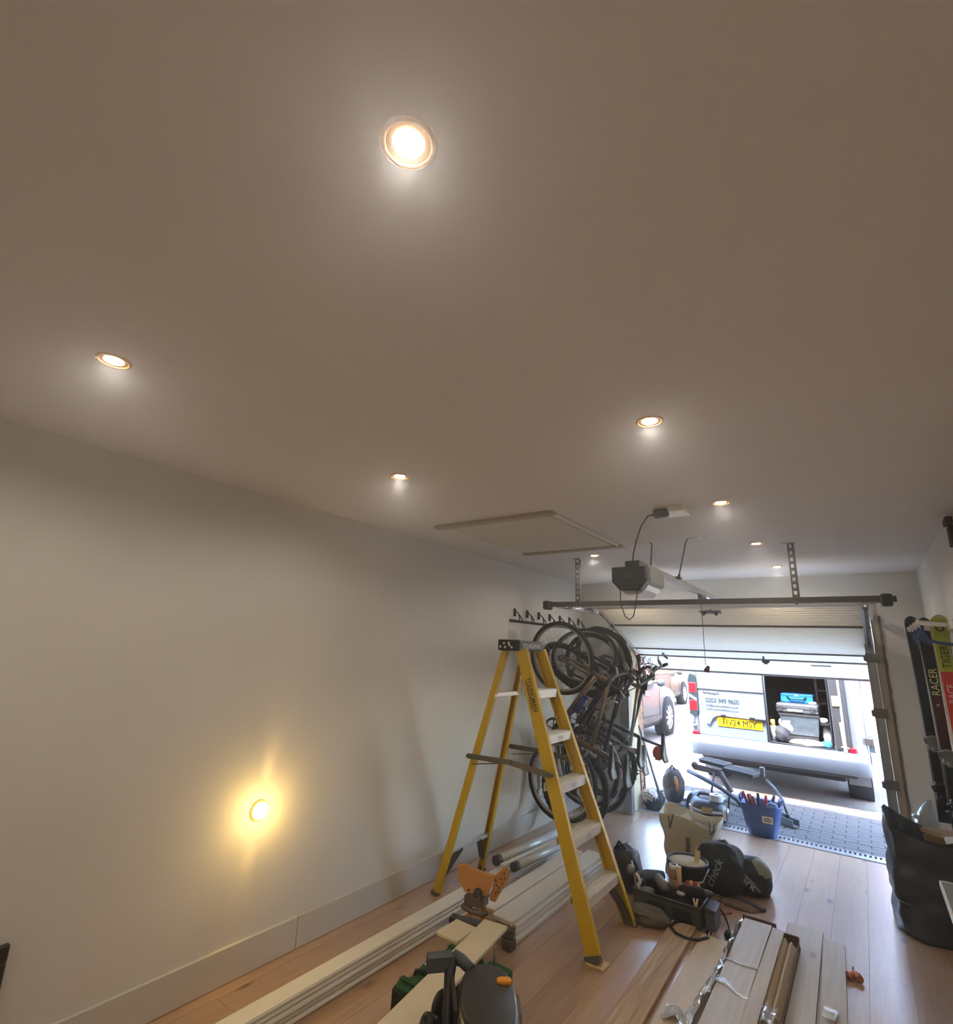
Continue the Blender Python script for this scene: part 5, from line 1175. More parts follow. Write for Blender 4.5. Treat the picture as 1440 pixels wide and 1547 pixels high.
# wrapped pack of planks
PK = 'planks in the wrapped pack'
pk = [(-.768, -.622, .022, .044, 0, 'bottom plank of the open wrapped pack'), (-.766, -.622, .046, .068, 0, 'middle plank of the open wrapped pack'), (-.764, -.620, .070, .092, 0, 'broad top plank in the open wrapped pack')]
for x0, x1, z0, z1, r, lb in pk:
    o = plank(lb, x0, x1, 2.3, 3.93, z0, z1, OAKLIME, .4); o['group'] = PK
def slanted(label, xa, za, xb, zb_, y0, y1, th, material, group=PK, nm='oak_plank', cat='plank'):
    t = thing(nm, label, cat, ((xa + xb) / 2, (y0 + y1) / 2, min(za, zb_)), group)
    d = V((xb - xa, 0, zb_ - za)); wd = d.length
    MB().beam((( xa + xb) / 2, y0, (za + zb_) / 2), ((xa + xb) / 2, y1, (za + zb_) / 2), wd, th, tuple(d)).build('plank', material, t)
    MB().beam(((xa + xb) / 2, y1, (za + zb_) / 2), ((xa + xb) / 2, y1 + .0008, (za + zb_) / 2), wd - .004, th - .004, tuple(d)).build('sawn_end', CARD, t)
    return t
slanted('narrow tilted plank right of the broad top plank in the pack', -.612, .088, -.555, .083, 2.3, 3.90, .018, OAKLIME)
slanted('plank standing on edge in the wrapped pack', -.553, .072, -.530, .028, 2.3, 3.87, .016, OAKPALE)
slanted('pale plank leaning at the right side of the wrapped pack', -.520, .064, -.492, .024, 2.3, 3.86, .014, OAKPALE)
tray = thing('pack_tray', 'brown cardboard tray under the wrapped planks', 'tray', (-.63, 3.1, 0))
MB().bbox((-.78, 2.28, 0.0205), (-.482, 3.945, .0215), .0004).build('base', CARD, tray)
MB().bbox((-.782, 3.945, .020), (-.60, 3.952, .100), .001).bbox((-.60, 3.92, .020), (-.485, 3.927, .078), .001).build('end_flap', mat('dark_cardboard', (112, 92, 80), 0.9), tray)
MB().beam((-.487, 2.3, .044), (-.487, 3.92, .044), .05, .003, (.2, 0, 1)).build('side_flap', mat('grey_cardboard', (128, 116, 106), 0.9), tray)
MB().bbox((-.778, 2.28, 0.0), (-.60, 3.94, .0203), .001).build('spacer', CARD, tray)
# clear wrap torn open down its left side
wr = thing('plastic_wrap', 'shiny clear plastic wrap torn open along the pack of planks', 'plastic wrap', (-.80, 3.1, 0))
def sheet(pts, n, f, name, parent, material=FILM, amp=.012, fr=16, seed=0):
    """ruffled sheet between two polylines given as f(s,t)"""
    m = MB(); vs = []
    for i in range(n + 1):
        for j in range(9):
            p = f(i / n, j / 8); q = noise.noise_vector(p * fr + V((seed, 0, 0))) * amp; vs.append(p + V((q.x, q.y, abs(q.z))))
    m.add(vs, [(i * 9 + j, i * 9 + j + 1, (i + 1) * 9 + j + 1, (i + 1) * 9 + j) for i in range(n) for j in range(8)], False); return m.build(name, material, parent)
sheet(None, 40, lambda s, t: V((-.768 - .008 * math.sin(s * 9) - .085 * t * (1 - .75 * s), 2.55 + 1.37 * s, .100 - .092 * t * t + .012 * math.sin(s * 31 + t * 5))), 'side_film', wr, amp=.020, fr=22, seed=1)
sheet(None, 12, lambda s, t: V((-.765 + .16 * t, 3.36 + .018 * s + .006 * math.sin(t * 9), .0945 + .003 * math.sin(s * 3.1))), 'film_strip', wr, amp=.004, seed=2)
sheet(None, 14, lambda s, t: V((-.77 + .29 * t, 3.12 + .07 * s * (1 - t) + .02 * math.sin(t * 12) - .08 * t, .096 + .004 * math.sin(s * 5) - .012 * t)), 'film_strip', wr, amp=.006, seed=5)
sheet(None, 10, lambda s, t: V((-.55 + .05 * t, 3.08 - .12 * s + .03 * t, .088 - .01 * s + .01 * math.sin(t * 6))), 'film_strip', wr, amp=.01, seed=7)
sheet(None, 14, lambda s, t: V((-.93 + .20 * s, 2.78 + .10 * t + .05 * math.sin(s * 7), .024 + .05 * s * (1 - t) + .016 * math.sin(t * 8 + s * 3))), 'film_end', wr, amp=.02, seed=9)
# small things on the floor
cp = thing('copper_fitting', 'small crumpled copper-coloured fitting alone on the floor', 'pipe fitting', (-.235, 3.82, 0))
MB().tube([(-.262, 3.80, .018), (-.240, 3.815, .021), (-.218, 3.83, .021), (-.208, 3.80, .018)], [.015, .019, .020, .017], 12).lathe([(.017, -.006), (.022, -.004), (.022, .004), (.017, .006)], (-.258, 3.803, .0185), (1, .6, 0), n=14).build('elbow', COPPER, cp)
MB().cyl((-.24, 3.83, .026), (-.236, 3.842, .052), .006, .004, n=8).build('spout', COPPER, cp)
cp2 = thing('copper_strip', 'thin copper strip in clear film at the end of the narrow pale plank', 'strip', (-.31, 3.33, .016))
MB().bbox((-.317, 3.20, .0165), (-.297, 3.36, .0215), .002).build('strip', COPPER, cp2)
sheet(None, 8, lambda s, t: V((-.345 + .055 * t, 3.30 + .10 * s, .028 + .012 * math.sin(s * 3.1))), 'film', cp2, amp=.01, seed=12)
# ---------------------------------------------------------------- tool pile in the middle of the floor
def wrinkled(m, amp, fr, seed=0):
    for i, p in enumerate(m.v):
        q = noise.noise_vector(p * fr + V((seed * 5.1, 0, 0))) * amp
        m.v[i] = V((p.x + q.x, p.y + q.y, max(p.z + q.z * .6, 0.001)))
    return m
tt = thing('tool_tote', 'open dark tool tote full of hand tools in the middle of the floor', 'tool tote', (-1.19, 3.95, 0))
TM = mat('tote_grey', (78, 76, 74), 0.7, var=.1, scale=10)
m = MB(); m.bbox((-1.40, 3.79, .0), (-.985, 3.803, .115), .004).bbox((-1.40, 4.02, .0), (-.985, 4.033, .115), .004).bbox((-1.40, 3.803, 0), (-1.387, 4.02, .115), .004).bbox((-.998, 3.803, 0), (-.985, 4.02, .115), .004).box((-1.39, 3.80, .002), (-.99, 4.02, .012)); m.build('tray', TM, tt)
MB().tube([(-1.402, 3.79, .116), (-.983, 3.79, .116), (-.983, 4.035, .116), (-1.402, 4.035, .116)], .008, 6, closed=True).build('rim', DSTEEL, tt)
MB().bbox((-1.31, 3.782, .02), (-1.2, 3.79, .085), .003).bbox((-1.15, 3.782, .02), (-1.04, 3.79, .085), .003).build('pocket', DFAB, tt)
def drill(label, p, c, yaw, lie):
    t = thing('cordless_drill', label, 'drill', p)
    M_ = Matrix.Translation(p) @ Matrix.Rotation(yaw, 4, 'Z') @ Matrix.Rotation(lie, 4, 'X')
    def tr(o): 
        o.matrix_local = M_.copy(); o.location = M_.translation - V(p); return o
    def part(mb, nm, ma, par):
        o = mb.build(nm, ma, par, origin=None); o.matrix_local = Matrix.Translation(-V(p)) @ M_; return o
    part(MB().lathe([(0, -.085), (.024, -.08), (.031, -.05), (.031, .03), (.026, .06), (.018, .07)], (0, 0, .15), (0, 1, 0), n=16), 'motor_body', c, t)
    part(MB().lathe([(.018, .068), (.021, .075), (.019, .105), (.008, .12), (.003, .12), (.003, .16), (0, .16)], (0, 0, .15), (0, 1, 0), n=14), 'chuck', DSTEEL, t)
    part(MB().loft([[V((a * w_, b * .028 - .03 - .02 * (1 - f), z)) for a, b in ((-1, -1), (1, -1), (1, 1), (-1, 1))] for f, w_, z in ((0, .018, .03), (.5, .015, .09), (1, .018, .135))]), 'grip', MBLACK, t)
    part(MB().bbox((-.034, -.09, -.002), (.034, .02, .032), .006), 'battery', DGREY, t)
    return t
drill('grey-blue cordless drill standing in the back left of the tool tote', (-1.33, 3.97, .013), mat('grey_blue_plastic', (84, 92, 120), 0.45), 2.2, 0.0)
drill('dark grey cordless drill in the middle of the tool tote', (-1.25, 3.90, .013), MGREY, 0.6, 0.0)
drill('black cordless drill at the right end of the tool tote', (-1.05, 3.89, .013), MBLACK, -1.2, 0.0)
t = thing('screw_tub', 'squat pale grey tub among the tools at the left of the tote', 'tub', (-1.33, 3.87, .013))
MB().lathe([(.0, 0), (.038, 0), (.042, .085), (.04, .085)], (-1.33, 3.86, .013), (0, 0, 1), n=20).build('tub', LGREY, t); MB().lathe([(.044, .0), (.044, .014), (0, .016)], (-1.33, 3.86, .098), (0, 0, 1), n=20).build('lid', MGREY, t)
t = thing('hammer', 'hammer with a tan wooden shaft standing head down in the tote', 'hammer', (-1.14, 3.95, .013))
MB().tube([(-1.14, 3.95, .03), (-1.145, 3.955, .14), (-1.15, 3.96, .26)], [.011, .013, .017], 10).build('shaft', WOODL, t); MB().bbox((-1.155, 3.91, .013), (-1.125, 3.985, .042), .006).cyl((-1.14, 3.91, .028), (-1.14, 3.895, .028), .017, n=12).build('head', DSTEEL, t)
t = thing('hand_saw', 'white curved saw handle sticking up at the left of the tote', 'saw', (-1.37, 3.82, .02))
MB().tube([(-1.365, 3.82, .10), (-1.372, 3.815, .135), (-1.358, 3.812, .16), (-1.37, 3.81, .19), (-1.385, 3.81, .205)], [.008, .010, .009, .010, .008], 8).build('handle', WHITEP, t); MB().beam((-1.365, 3.822, .016), (-1.365, 3.822, .105), .03, .002).build('blade', STEEL, t)
t = thing('chisel_roll', 'black pouch of chisels in the back right of the tool tote', 'tool roll', (-1.07, 3.99, .013))
m = MB(); m.blob((-1.07, 3.985, .07), (.055, .03, .06), .12, 4, 3, flat=.013); m.build('pouch', DFAB, t)
for k in range(4): MB().lathe([(.009, 0), (.011, .03), (.009, .07), (0, .075)], (-1.10 + k * .02, 3.985, .12 - .006 * abs(k - 1.5)), (.05 * (k - 1.5), 0, 1), n=10).build('chisel_handle', WOODL if k % 2 else RED, t)
t = thing('pliers', 'silver pliers standing at the front right of the tote', 'pliers', (-1.02, 3.83, .013))
MB().tube([(-1.02, 3.83, .02), (-1.018, 3.83, .09), (-1.03, 3.825, .15)], .006, 6).tube([(-1.018, 3.835, .02), (-1.022, 3.835, .09), (-1.008, 3.83, .15)], .006, 6).build('handles', CREAM, t); MB().bbox((-1.03, 3.824, .013), (-1.01, 3.842, .05), .004).build('jaws', STEEL, t)
t = thing('nail_gun', 'squat black power tool at the front of the tote beside the pliers', 'power tool', (-1.12, 3.84, .013))
MB().lathe([(0, 0), (.035, .005), (.042, .05), (.038, .10), (.02, .13), (0, .135)], (-1.11, 3.845, .013), (0, 0, 1), n=16).build('body', MBLACK, t); MB().lathe([(.024, 0), (.028, .008), (.018, .018), (0, .018)], (-1.11, 3.845, .145), (0, 0, 1), n=14).build('cap', LGREY, t)
t = thing('tape_measure', 'small round metal tool between the two front drills', 'tape measure', (-1.19, 3.85, .013))
MB().lathe([(0, -.02), (.035, -.018), (.04, 0), (.035, .018), (0, .02)], (-1.19, 3.85, .055), (.4, 1, 0), n=18).build('case', DSTEEL, t); MB().lathe([(.02, .0), (.02, .004), (0, .004)], (-1.198, 3.83, .055), (-.4, -1, 0), n=14).build('badge', LGREY, t)
# black kit bag left of the tote
t = thing('kit_bag', 'tall rounded black kit bag with a silver zip at the left of the tool pile', 'bag', (-1.56, 4.05, 0))
wrinkled(MB().blob((-1.545, 4.06, .13), (.105, .12, .15), .14, 2.4, 5, flat=.001, n=26, m=16, power=.85), .006, 18, 2).build('body', mat('black_nylon', (34, 34, 38), .45, bump=.4, bscale=30), t)
MB().tube([(-1.475, 3.975, .215), (-1.455, 3.965, .15), (-1.435, 3.955, .08), (-1.425, 3.952, .02)], .009, 6).build('zip', CHROME, t)
MB().tube([(-1.60, 4.0, .25), (-1.565, 3.985, .31), (-1.52, 3.99, .27)], .009, 6).build('handle', MBLACK, t)
MB().blob((-1.475, 3.965, .16), (.03, .022, .035), .1, 3, 4).build('silver_pocket', mat('silver_fabric', (150, 152, 156), .3, .6), t)
# slack canvas bag on the floor in front
t = thing('canvas_bag', 'slack grey-brown canvas bag on the floor in front of the tote', 'bag', (-1.30, 3.68, 0))
wrinkled(MB().blob((-1.275, 3.69, .03), (.135, .085, .055), .22, 3.0, 6, flat=.001, n=28, m=14), .010, 20, 4).build('body', FABR, t)
MB().tube([(-1.36, 3.64, .05), (-1.31, 3.60, .065), (-1.24, 3.62, .06), (-1.19, 3.66, .045)], .008, 6).build('handle', FABR, t)
# bucket and what stands in it
t = thing('bucket', 'dark grey builders bucket behind the tool tote', 'bucket', (-1.135, 4.16, 0))
MB().lathe([(0, .002), (.098, 0), (.130, .225), (.137, .225), (.137, .24), (.126, .24), (.096, .012), (0, .012)], (-1.155, 4.19, 0), n=32).build('pail', mat('bucket_grey', (70, 70, 72), .6), t)
MB().tube([(-1.293, 4.19, .215), (-1.275, 4.09, .16), (-1.155, 4.045, .135), (-1.035, 4.09, .16), (-1.017, 4.19, .215)], .005, 6).build('bail', STEEL, t)
t = thing('mixed_filler', 'pale dried filler filling the dark grey bucket', 'filler'  , (-1.135, 4.16, .18)); MB().lathe([(.124, .0), (.118, .014), (.05, .02), (0, .022)], (-1.155, 4.19, .215), n=28).build('fill', mat('pale_filler', (206, 192, 164), .9, bump=.5), t); MB().beam((-1.10, 4.20, .205), (-1.09, 4.23, .30), .03, .012).build('stirring_stick', WOODL, t)
t = thing('glove', 'tan work glove hanging on the front of the bucket', 'glove', (-1.20, 4.04, .10))
m = MB(); m.blob((-1.215, 4.033, .185), (.028, .016, .045), .1, 3, 2)
for k, (dx, l) in enumerate(((-.022, .075), (-.008, .09), (.007, .085), (.021, .068))): m.tube([(-1.205 + dx * .8, 4.033, .15), (-1.205 + dx * 1.1, 4.028, .11), (-1.205 + dx * 1.2, 4.026, .15 - l)], [.010, .0095, .007], 8)
m.tube([(-1.182, 4.035, .17), (-1.165, 4.03, .145), (-1.160, 4.028, .12)], [.010, .009, .007], 8); m.build('glove', mat('tan_leather', (186, 150, 112), .8), t); MB().lathe([(.026, 0), (.03, .012), (.028, .03), (.02, .03)], (-1.205, 4.037, .21), (0, 0, 1), n=16).build('cuff', WHITEP, t)
# rubble sack standing open behind
t = thing('rubble_sack', 'tan rubble sack standing open behind the bucket', 'sack', (-1.31, 4.88, 0))
m = MB(); rings = []; N = 40
for i in range(13):
    f = i / 12; z = .002 + .345 * f; rx = .185 + .04 * f + .012 * math.sin(f * 9); ry = .13 + .02 * f
    ring = []
    for k in range(N):
        a = 2 * PI * k / N; p = .72
        x = rx * math.copysign(abs(math.cos(a)) ** p, math.cos(a)); y = ry * math.copysign(abs(math.sin(a)) ** p, math.sin(a))
        zz = z + (.022 * f * math.sin(a * 3 + .6) + .02 * f * math.cos(a - 2.6)) * f
        n_ = noise.noise(V((x * 9, y * 9, z * 7))) * .018
        ring.append(V((-1.31 + x * (1 + n_ * 4 * .3) + n_, 4.88 + y + n_, max(zz, .001))))
    rings.append(ring)
inn = [[V((-1.31 + (p.x + 1.31) * .97, 4.88 + (p.y - 4.88) * .97, p.z - .0)) for p in rings[-1]]] + [[V((-1.31 + (p.x + 1.31) * (.94 - .02 * j), 4.88 + (p.y - 4.88) * (.94 - .02 * j), .33 - .05 * j)) for p in rings[-1]] for j in range(1, 4)]
m.loft(rings + inn, cap=True); m.build('sack', TANBAG, t)
MB().beam((-1.30, 4.735, .03), (-1.29, 4.722, .22), .028, .004).build('printed_stripe', mat('brown_stripe', (112, 102, 92), .8), t)
MB().tube([(-1.44, 4.76, .34), (-1.43, 4.74, .25), (-1.42, 4.735, .29), (-1.40, 4.75, .36)], .006, 5).tube([(-1.13, 4.77, .36), (-1.12, 4.745, .27), (-1.10, 4.745, .30), (-1.09, 4.77, .35)], .006, 5).build('carry_loop', mat('grey_strap', (104, 102, 96), .8), t)
t = thing('plasterboard_scrap', 'pale scraps filling the open rubble sack', 'scrap', (-1.31, 4.88, .22))
MB().blob((-1.31, 4.88, .24), (.17, .10, .06), .3, 4, 11).build('scrap', mat('grey_scrap', (150, 148, 136), .9), t); MB().beam((-1.40, 4.85, .27), (-1.30, 4.89, .33), .08, .010).build('offcut', WHITEP, t)
# black bags with white lettering
t = thing('holdall', 'larger black holdall with pale lettering beside the tan sack', 'bag', (-1.0, 4.5, 0))
wrinkled(MB().blob((-1.005, 4.52, .135), (.165, .17, .165), .15, 2.2, 15, flat=.001, n=30, m=18, power=.9), .008, 14, 7).build('body', mat('black_canvas', (44, 47, 47), .75, bump=.5, bscale=26), t)
MB().tube([(-1.06, 4.60, .27), (-.98, 4.56, .305), (-.90, 4.50, .255), (-.865, 4.44, .18)], .012, 6).build('piping', mat('grey_green_trim', (120, 126, 116), .7), t)
text('lettering', 'check', .085, (-1.035, 4.322, .06), (.42, -.02, .86), (-.60, .30, .35), mat('grey_white_print', (176, 180, 178), .6), t)
t = thing('holdall', 'smaller black holdall with a pale top panel, rightmost of the tool pile', 'bag', (-.84, 4.62, 0))
wrinkled(MB().blob((-.825, 4.62, .10), (.125, .15, .12), .12, 2.2, 22, flat=.001, n=28, m=16, power=.9), .006, 14, 9).build('body', mat('black_canvas', (44, 47, 47), .75), t)
wrinkled(MB().blob((-.785, 4.60, .135), (.082, .10, .09), .08, 2.2, 23, n=24, m=12, power=.95), .004, 14, 9).build('pale_panel', mat('khaki_panel', (148, 146, 126), .7), t)
MB().tube([(-.90, 4.50, .16), (-.85, 4.475, .14), (-.80, 4.47, .10), (-.76, 4.47, .06)], .012, 6).build('piping', mat('grey_green_trim', (120, 126, 116), .7), t)
text('lettering', 'sherk', .07, (-.925, 4.437, .150), (.80, .02, -.52), (.30, .50, .62), mat('grey_white_print', (176, 180, 178), .6), t)
# odds and ends on the floor there
t = thing('floor_rag', 'brown rag lying flat in front of the black holdalls', 'rag', (-.88, 4.3, 0))
wrinkled(MB().blob((-.86, 4.32, .004), (.13, .075, .012), .4, 4, 31, flat=.0015, n=26, m=8), .008, 22, 5).build('cloth', mat('brown_rag', (136, 112, 92), .95, bump=.5), t)
MB().tube([(-.93, 4.27, .014), (-.86, 4.25, .018), (-.80, 4.30, .014)], .006, 6).build('hem', mat('brown_rag', (136, 112, 92), .95), t)
t = thing('dark_slat', 'dark narrow slat lying in front of the smaller holdall', 'slat', (-.80, 4.36, 0)); MB().beam((-.91, 4.42, .012), (-.72, 4.33, .012), .035, .018, (.4, .9, 0)).build('slat', mat('dark_slate', (84, 78, 74), .8), t); MB().beam((-.9105, 4.4205, .012), (-.9098, 4.42, .012), .031, .014, (.4, .9, 0)).build('sawn_end', CARD, t)
t = thing('black_box', 'small grey-black box at the right end of the tool tote', 'box', (-.95, 3.93, 0)); MB().bbox((-.975, 3.84, 0), (-.915, 3.99, .10), .006).build('box', mat('slate_plastic', (90, 92, 96), .6), t); MB().bbox((-.978, 3.837, .085), (-.912, 3.993, .11), .006).build('lid', DGREY, t)
t = thing('power_cable', 'loop of black power cable on the pale planks', 'cable', (-1.0, 3.76, 0))
pts = [(-1.06, 3.80, .03), (-1.118, 3.74, .032), (-1.13, 3.66, .032), (-1.085, 3.60, .032), (-1.02, 3.585, .03), (-.965, 3.61, .027), (-.925, 3.68, .027), (-.93, 3.745, .026), (-.955, 3.78, .014), (-.93, 3.80, .008)]
MB().tube(pts, .0075, 8).build('cable', BLACK, t)
MB().tube([(-.945, 3.995, .10), (-.90, 4.02, .04), (-.87, 3.98, .008), (-.845, 3.90, .008), (-.835, 3.83, .012)], .007, 8).build('cable_tail', BLACK, t)
MB().bbox((-.86, 3.79, 0), (-.81, 3.845, .035), .008).cyl((-.835, 3.79, .018), (-.835, 3.77, .018), .006).build('plug', MBLACK, t)
t = thing('twig', 'thin reddish stick on the floor beside the tool tote', 'stick', (-.93, 4.1, 0)); MB().tube([(-.98, 4.07, .006), (-.93, 4.10, .006), (-.885, 4.17, .006)], .004, 6).build('stick', mat('red_brown_stick', (150, 84, 64), .8), t); MB().tube([(-.93, 4.10, .006), (-.91, 4.10, .006)], .003, 5).build('side_shoot', mat('red_brown_stick', (150, 84, 64), .8), t)

# ---------------------------------------------------------------- in the doorway
t = thing('tub', 'blue rubber tub with a white sticker, full of garden hand tools', 'tub', (-.965, 6.10, -.012))
def tubring(z, w, d, y=6.10): return [V((-.965 + w * math.copysign(abs(math.cos(a)) ** .75, math.cos(a)), y + d * math.copysign(abs(math.sin(a)) ** .75, math.sin(a)), z)) for a in [2 * PI * k / 32 for k in range(32)]]
MB().loft([tubring(-.010, .118, .12), tubring(.10, .145, .135), tubring(.262, .180, .16), tubring(.275, .184, .164), tubring(.27, .173, .154), tubring(.10, .138, .128), tubring(.0, .112, .112)]).build('tub', BLUE, t)
for s in (-1, 1): MB().tube([(-.965 + s * .165, 6.05, .27), (-.965 + s * .168, 6.03, .315), (-.965 + s * .168, 6.10, .33), (-.965 + s * .168, 6.17, .315), (-.965 + s * .165, 6.15, .27)], .010, 8).build('handle', BLUE, t)
st = MB().prism([(-.045, -.03), (.045, -.03), (.045, .03), (-.045, .03)], (-.895, 5.9525, .165), (1, .04, 0), (0, -.154, 1), .002).build('sticker', CREAM, t)
MB().prism([(.032 * math.cos(2 * PI * k / 18), .016 * math.sin(2 * PI * k / 18)) for k in range(18)], (-.895, 5.950, .165), (1, .04, 0), (0, -.154, 1), .0015).build('emblem', mat('navy_print', (40, 54, 90), .5), st)
MB().prism([(-.024, -.004), (.024, -.004), (.024, .004), (-.024, .004)], (-.895, 5.9484, .165), (1, .04, 0), (0, -.154, 1), .0012).build('emblem_bar', CREAM, st)
for k, (x, y, c, lb) in enumerate(((-1.07, 6.10, RED, 'red-handled shears, leftmost in the blue tub'), (-1.035, 6.03, mat('dark_maroon', (110, 50, 48), .5), 'maroon-handled loppers at the front left of the blue tub'), (-.985, 6.12, MBLACK, 'black-handled trowel in the middle of the blue tub'), (-.93, 6.08, RED, 'red-handled fork in the middle right of the blue tub'), (-.89, 6.14, DGREY, 'dark grey-handled tool at the back right of the blue tub'))):
    g = thing('garden_tool', lb, 'garden tool', (x, y, .02), 'garden tools in the blue tub')
    MB().tube([(x, y, .22), (x + .012 * (k - 2), y + .004, .29), (x + .022 * (k - 2), y + .01, .345)], [.013, .015, .012], 8).build('grip', c, g)
    if k < 2: MB().tube([(x + .03, y, .20), (x + .035, y + .004, .27), (x + .015, y + .01, .33)], [.011, .014, .011], 8).build('grip', c, g)
    MB().tube([(x, y, .03), (x, y, .22)], .008, 6).build('shank', STEEL, g)
g = thing('cloth', 'grey-blue cloth bunched at the right of the blue tub', 'cloth', (-.85, 6.06, .2)); wrinkled(MB().blob((-.862, 6.07, .25), (.055, .07, .045), .25, 3, 41), .006, 20, 3).build('cloth', mat('grey_blue_cloth', (112, 124, 150), .95), g)
MB().tube([(-.90, 6.03, .27), (-.87, 6.02, .295), (-.83, 6.04, .28)], .007, 6).build('fold', mat('grey_blue_cloth', (112, 124, 150), .95), g)
# vacuum head and tape roll
t = thing('vacuum_head', 'round black and yellow machine head on the threshold beside the blue tub', 'vacuum', (-1.5, 6.25, -.01))
MB().lathe([(.0, 0), (.16, .0), (.18, .05), (.185, .10), (.175, .15), (.15, .185), (.09, .20), (.0, .205)], (-1.48, 6.26, -.010), n=36).build('body', mat('vac_black', (44, 44, 46), .4), t)
MB().lathe([(.188, .0), (.192, .012), (.188, .024), (.18, .024)], (-1.48, 6.26, .085), n=36).build('band', LGREY, t)
MB().prism([(-.05, -.02), (.05, -.02), (.05, .025), (-.05, .025)], (-1.45, 6.068, .115), (1, .12, 0), (0, .15, 1), .012).build('yellow_panel', mat('ochre_panel', (170, 140, 70), .5), t)
MB().tube([(-1.60, 6.30, .165), (-1.56, 6.26, .222), (-1.44, 6.24, .23), (-1.40, 6.26, .175)], .012, 8).build('handle', MBLACK, t)
for x, y in ((-1.31, 6.17), (-1.62, 6.14)): MB().bbox((x - .02, y - .02, .03), (x + .025, y + .02, .125), .006).build('clip', CHROME, t)
t = thing('tape_roll', 'grey-white roll of tape on top of the black and yellow machine', 'roll', (-1.40, 6.22, .19))
MB().lathe([(.026, .0), (.062, .0), (.062, .058), (.026, .058), (.026, .0)], (-1.385, 6.20, .190), n=32, smooth=False).build('roll', mat('grey_white_tape', (206, 206, 210), .5), t); MB().lathe([(.0265, .001), (.0265, .057), (.0235, .057), (.0235, .001), (.0265, .001)], (-1.385, 6.20, .190), n=28).build('core', CARD, t)
# dark dome behind it
t = thing('helmet', 'dark shiny dome behind the black and yellow machine', 'helmet', (-1.66, 6.6, -.01)); MB().blob((-1.64, 6.62, .03), (.16, .15, .14), .04, 2, 3, flat=-.009, n=28).build('shell', mat('dark_shell', (40, 42, 48), .3), t); MB().lathe([(.155, 0), (.168, .008), (.155, .016)], (-1.64, 6.62, -.009), n=30).build('brim', MBLACK, t)
# rucksack
t = thing('rucksack', 'dark brown rucksack with orange and yellow things in its pocket', 'rucksack', (-1.93, 6.6, -.01))
wrinkled(MB().blob((-1.93, 6.62, .17), (.115, .11, .185), .12, 2.5, 51, flat=-.009, n=26, m=16, power=.85), .006, 16, 6).build('body', mat('dark_brown_nylon', (70, 58, 56), .7, bump=.4), t)
MB().blob((-1.90, 6.525, .10), (.075, .05, .09), .1, 3, 52, flat=-.009).build('pocket', DFAB, t)
MB().tube([(-1.86, 6.50, .14), (-1.852, 6.49, .20), (-1.86, 6.50, .27)], [.014, .016, .012], 8).build('orange_bottle', mat('orange_red_plastic', (214, 108, 70), .5), t)
MB().tube([(-1.875, 6.50, .22), (-1.868, 6.495, .29)], [.012, .01], 8).build('yellow_torch', mat('olive_yellow', (170, 164, 70), .5), t)
MB().tube([(-1.96, 6.60, .34), (-1.93, 6.60, .385), (-1.90, 6.60, .345)], .012, 6).build('grab_loop', MBLACK, t)
# bundle with a white checked cloth
t = thing('duffel_bag', 'black bag with a white checked cloth on it against the brick pier', 'bag', (-2.05, 6.25, -.01))
wrinkled(MB().blob((-2.04, 6.24, .07), (.115, .14, .115), .2, 2.6, 61, flat=-.009, n=26, m=14), .008, 18, 8).build('body', mat('black_nylon', (34, 34, 38), .45), t)
c = t; t2 = thing('checked_cloth', 'white checked cloth bunched on the black bag by the brick pier', 'cloth', (-2.05, 6.2, .1))
wrinkled(MB().blob((-2.055, 6.165, .12), (.085, .07, .075), .2, 3, 62, n=24, m=12), .008, 18, 9).build('cloth', mat('white_cloth', (236, 230, 224), .9), t2)
for k in range(3): MB().tube([(-2.12 + .02 * k, 6.10 + .004 * k, .16 - .03 * k), (-2.06 + .01 * k, 6.088, .165 - .035 * k), (-2.0, 6.10, .14 - .03 * k)], .004, 5).build('check_stripe', mat('navy_print', (40, 54, 90), .5), t2)
# leaning pole
t = thing('broom_pole', 'slim grey-blue pole leaning on the brick pier', 'pole', (-1.87, 6.13, -.01)); MB().cyl((-1.875, 6.10, -.012), (-2.152, 6.17, .83), .014, n=12).build('shaft', mat('grey_blue_metal', (120, 132, 140), .4, .5), t); MB().cyl((-1.872, 6.099, -.012), (-1.885, 6.103, .03), .018, n=12).build('ferrule', DGREY, t)
# folded carrier
t = thing('folded_carrier', 'folded dark metal carrier with two black platforms behind the blue tub', 'carrier', (-1.2, 6.8, -.01))
CG = mat('carrier_grey', (92, 97, 103), .5, .4)
MB().bbox((-.47, -.03, 0), (.47, .03, .012), .004, Matrix.Translation((-1.10, 6.87, .0)) @ Matrix.Rotation(math.radians(-39), 4, 'Z')).bbox((-.47, -.045, 0), (.47, -.033, .065), .003, Matrix.Translation((-1.10, 6.87, .0)) @ Matrix.Rotation(math.radians(-39), 4, 'Z')).bbox((-.47, .033, 0), (.47, .045, .065), .003, Matrix.Translation((-1.10, 6.87, .0)) @ Matrix.Rotation(math.radians(-39), 4, 'Z')).build('wheel_channel', CG, t)
MB().tube([(-1.79, 6.72, .335), (-1.62, 6.64, .30), (-1.42, 6.58, .24), (-1.26, 6.55, .16), (-1.17, 6.54, .06)], .022, 10).build('main_tube', mat('blue_grey_tube', (70, 77, 90), .5, .3), t)
MB().tube([(-1.02, 6.95, .33), (-.95, 6.90, .28), (-.86, 6.80, .18), (-.82, 6.75, .05)], .014, 8).build('side_tube', CG, t)
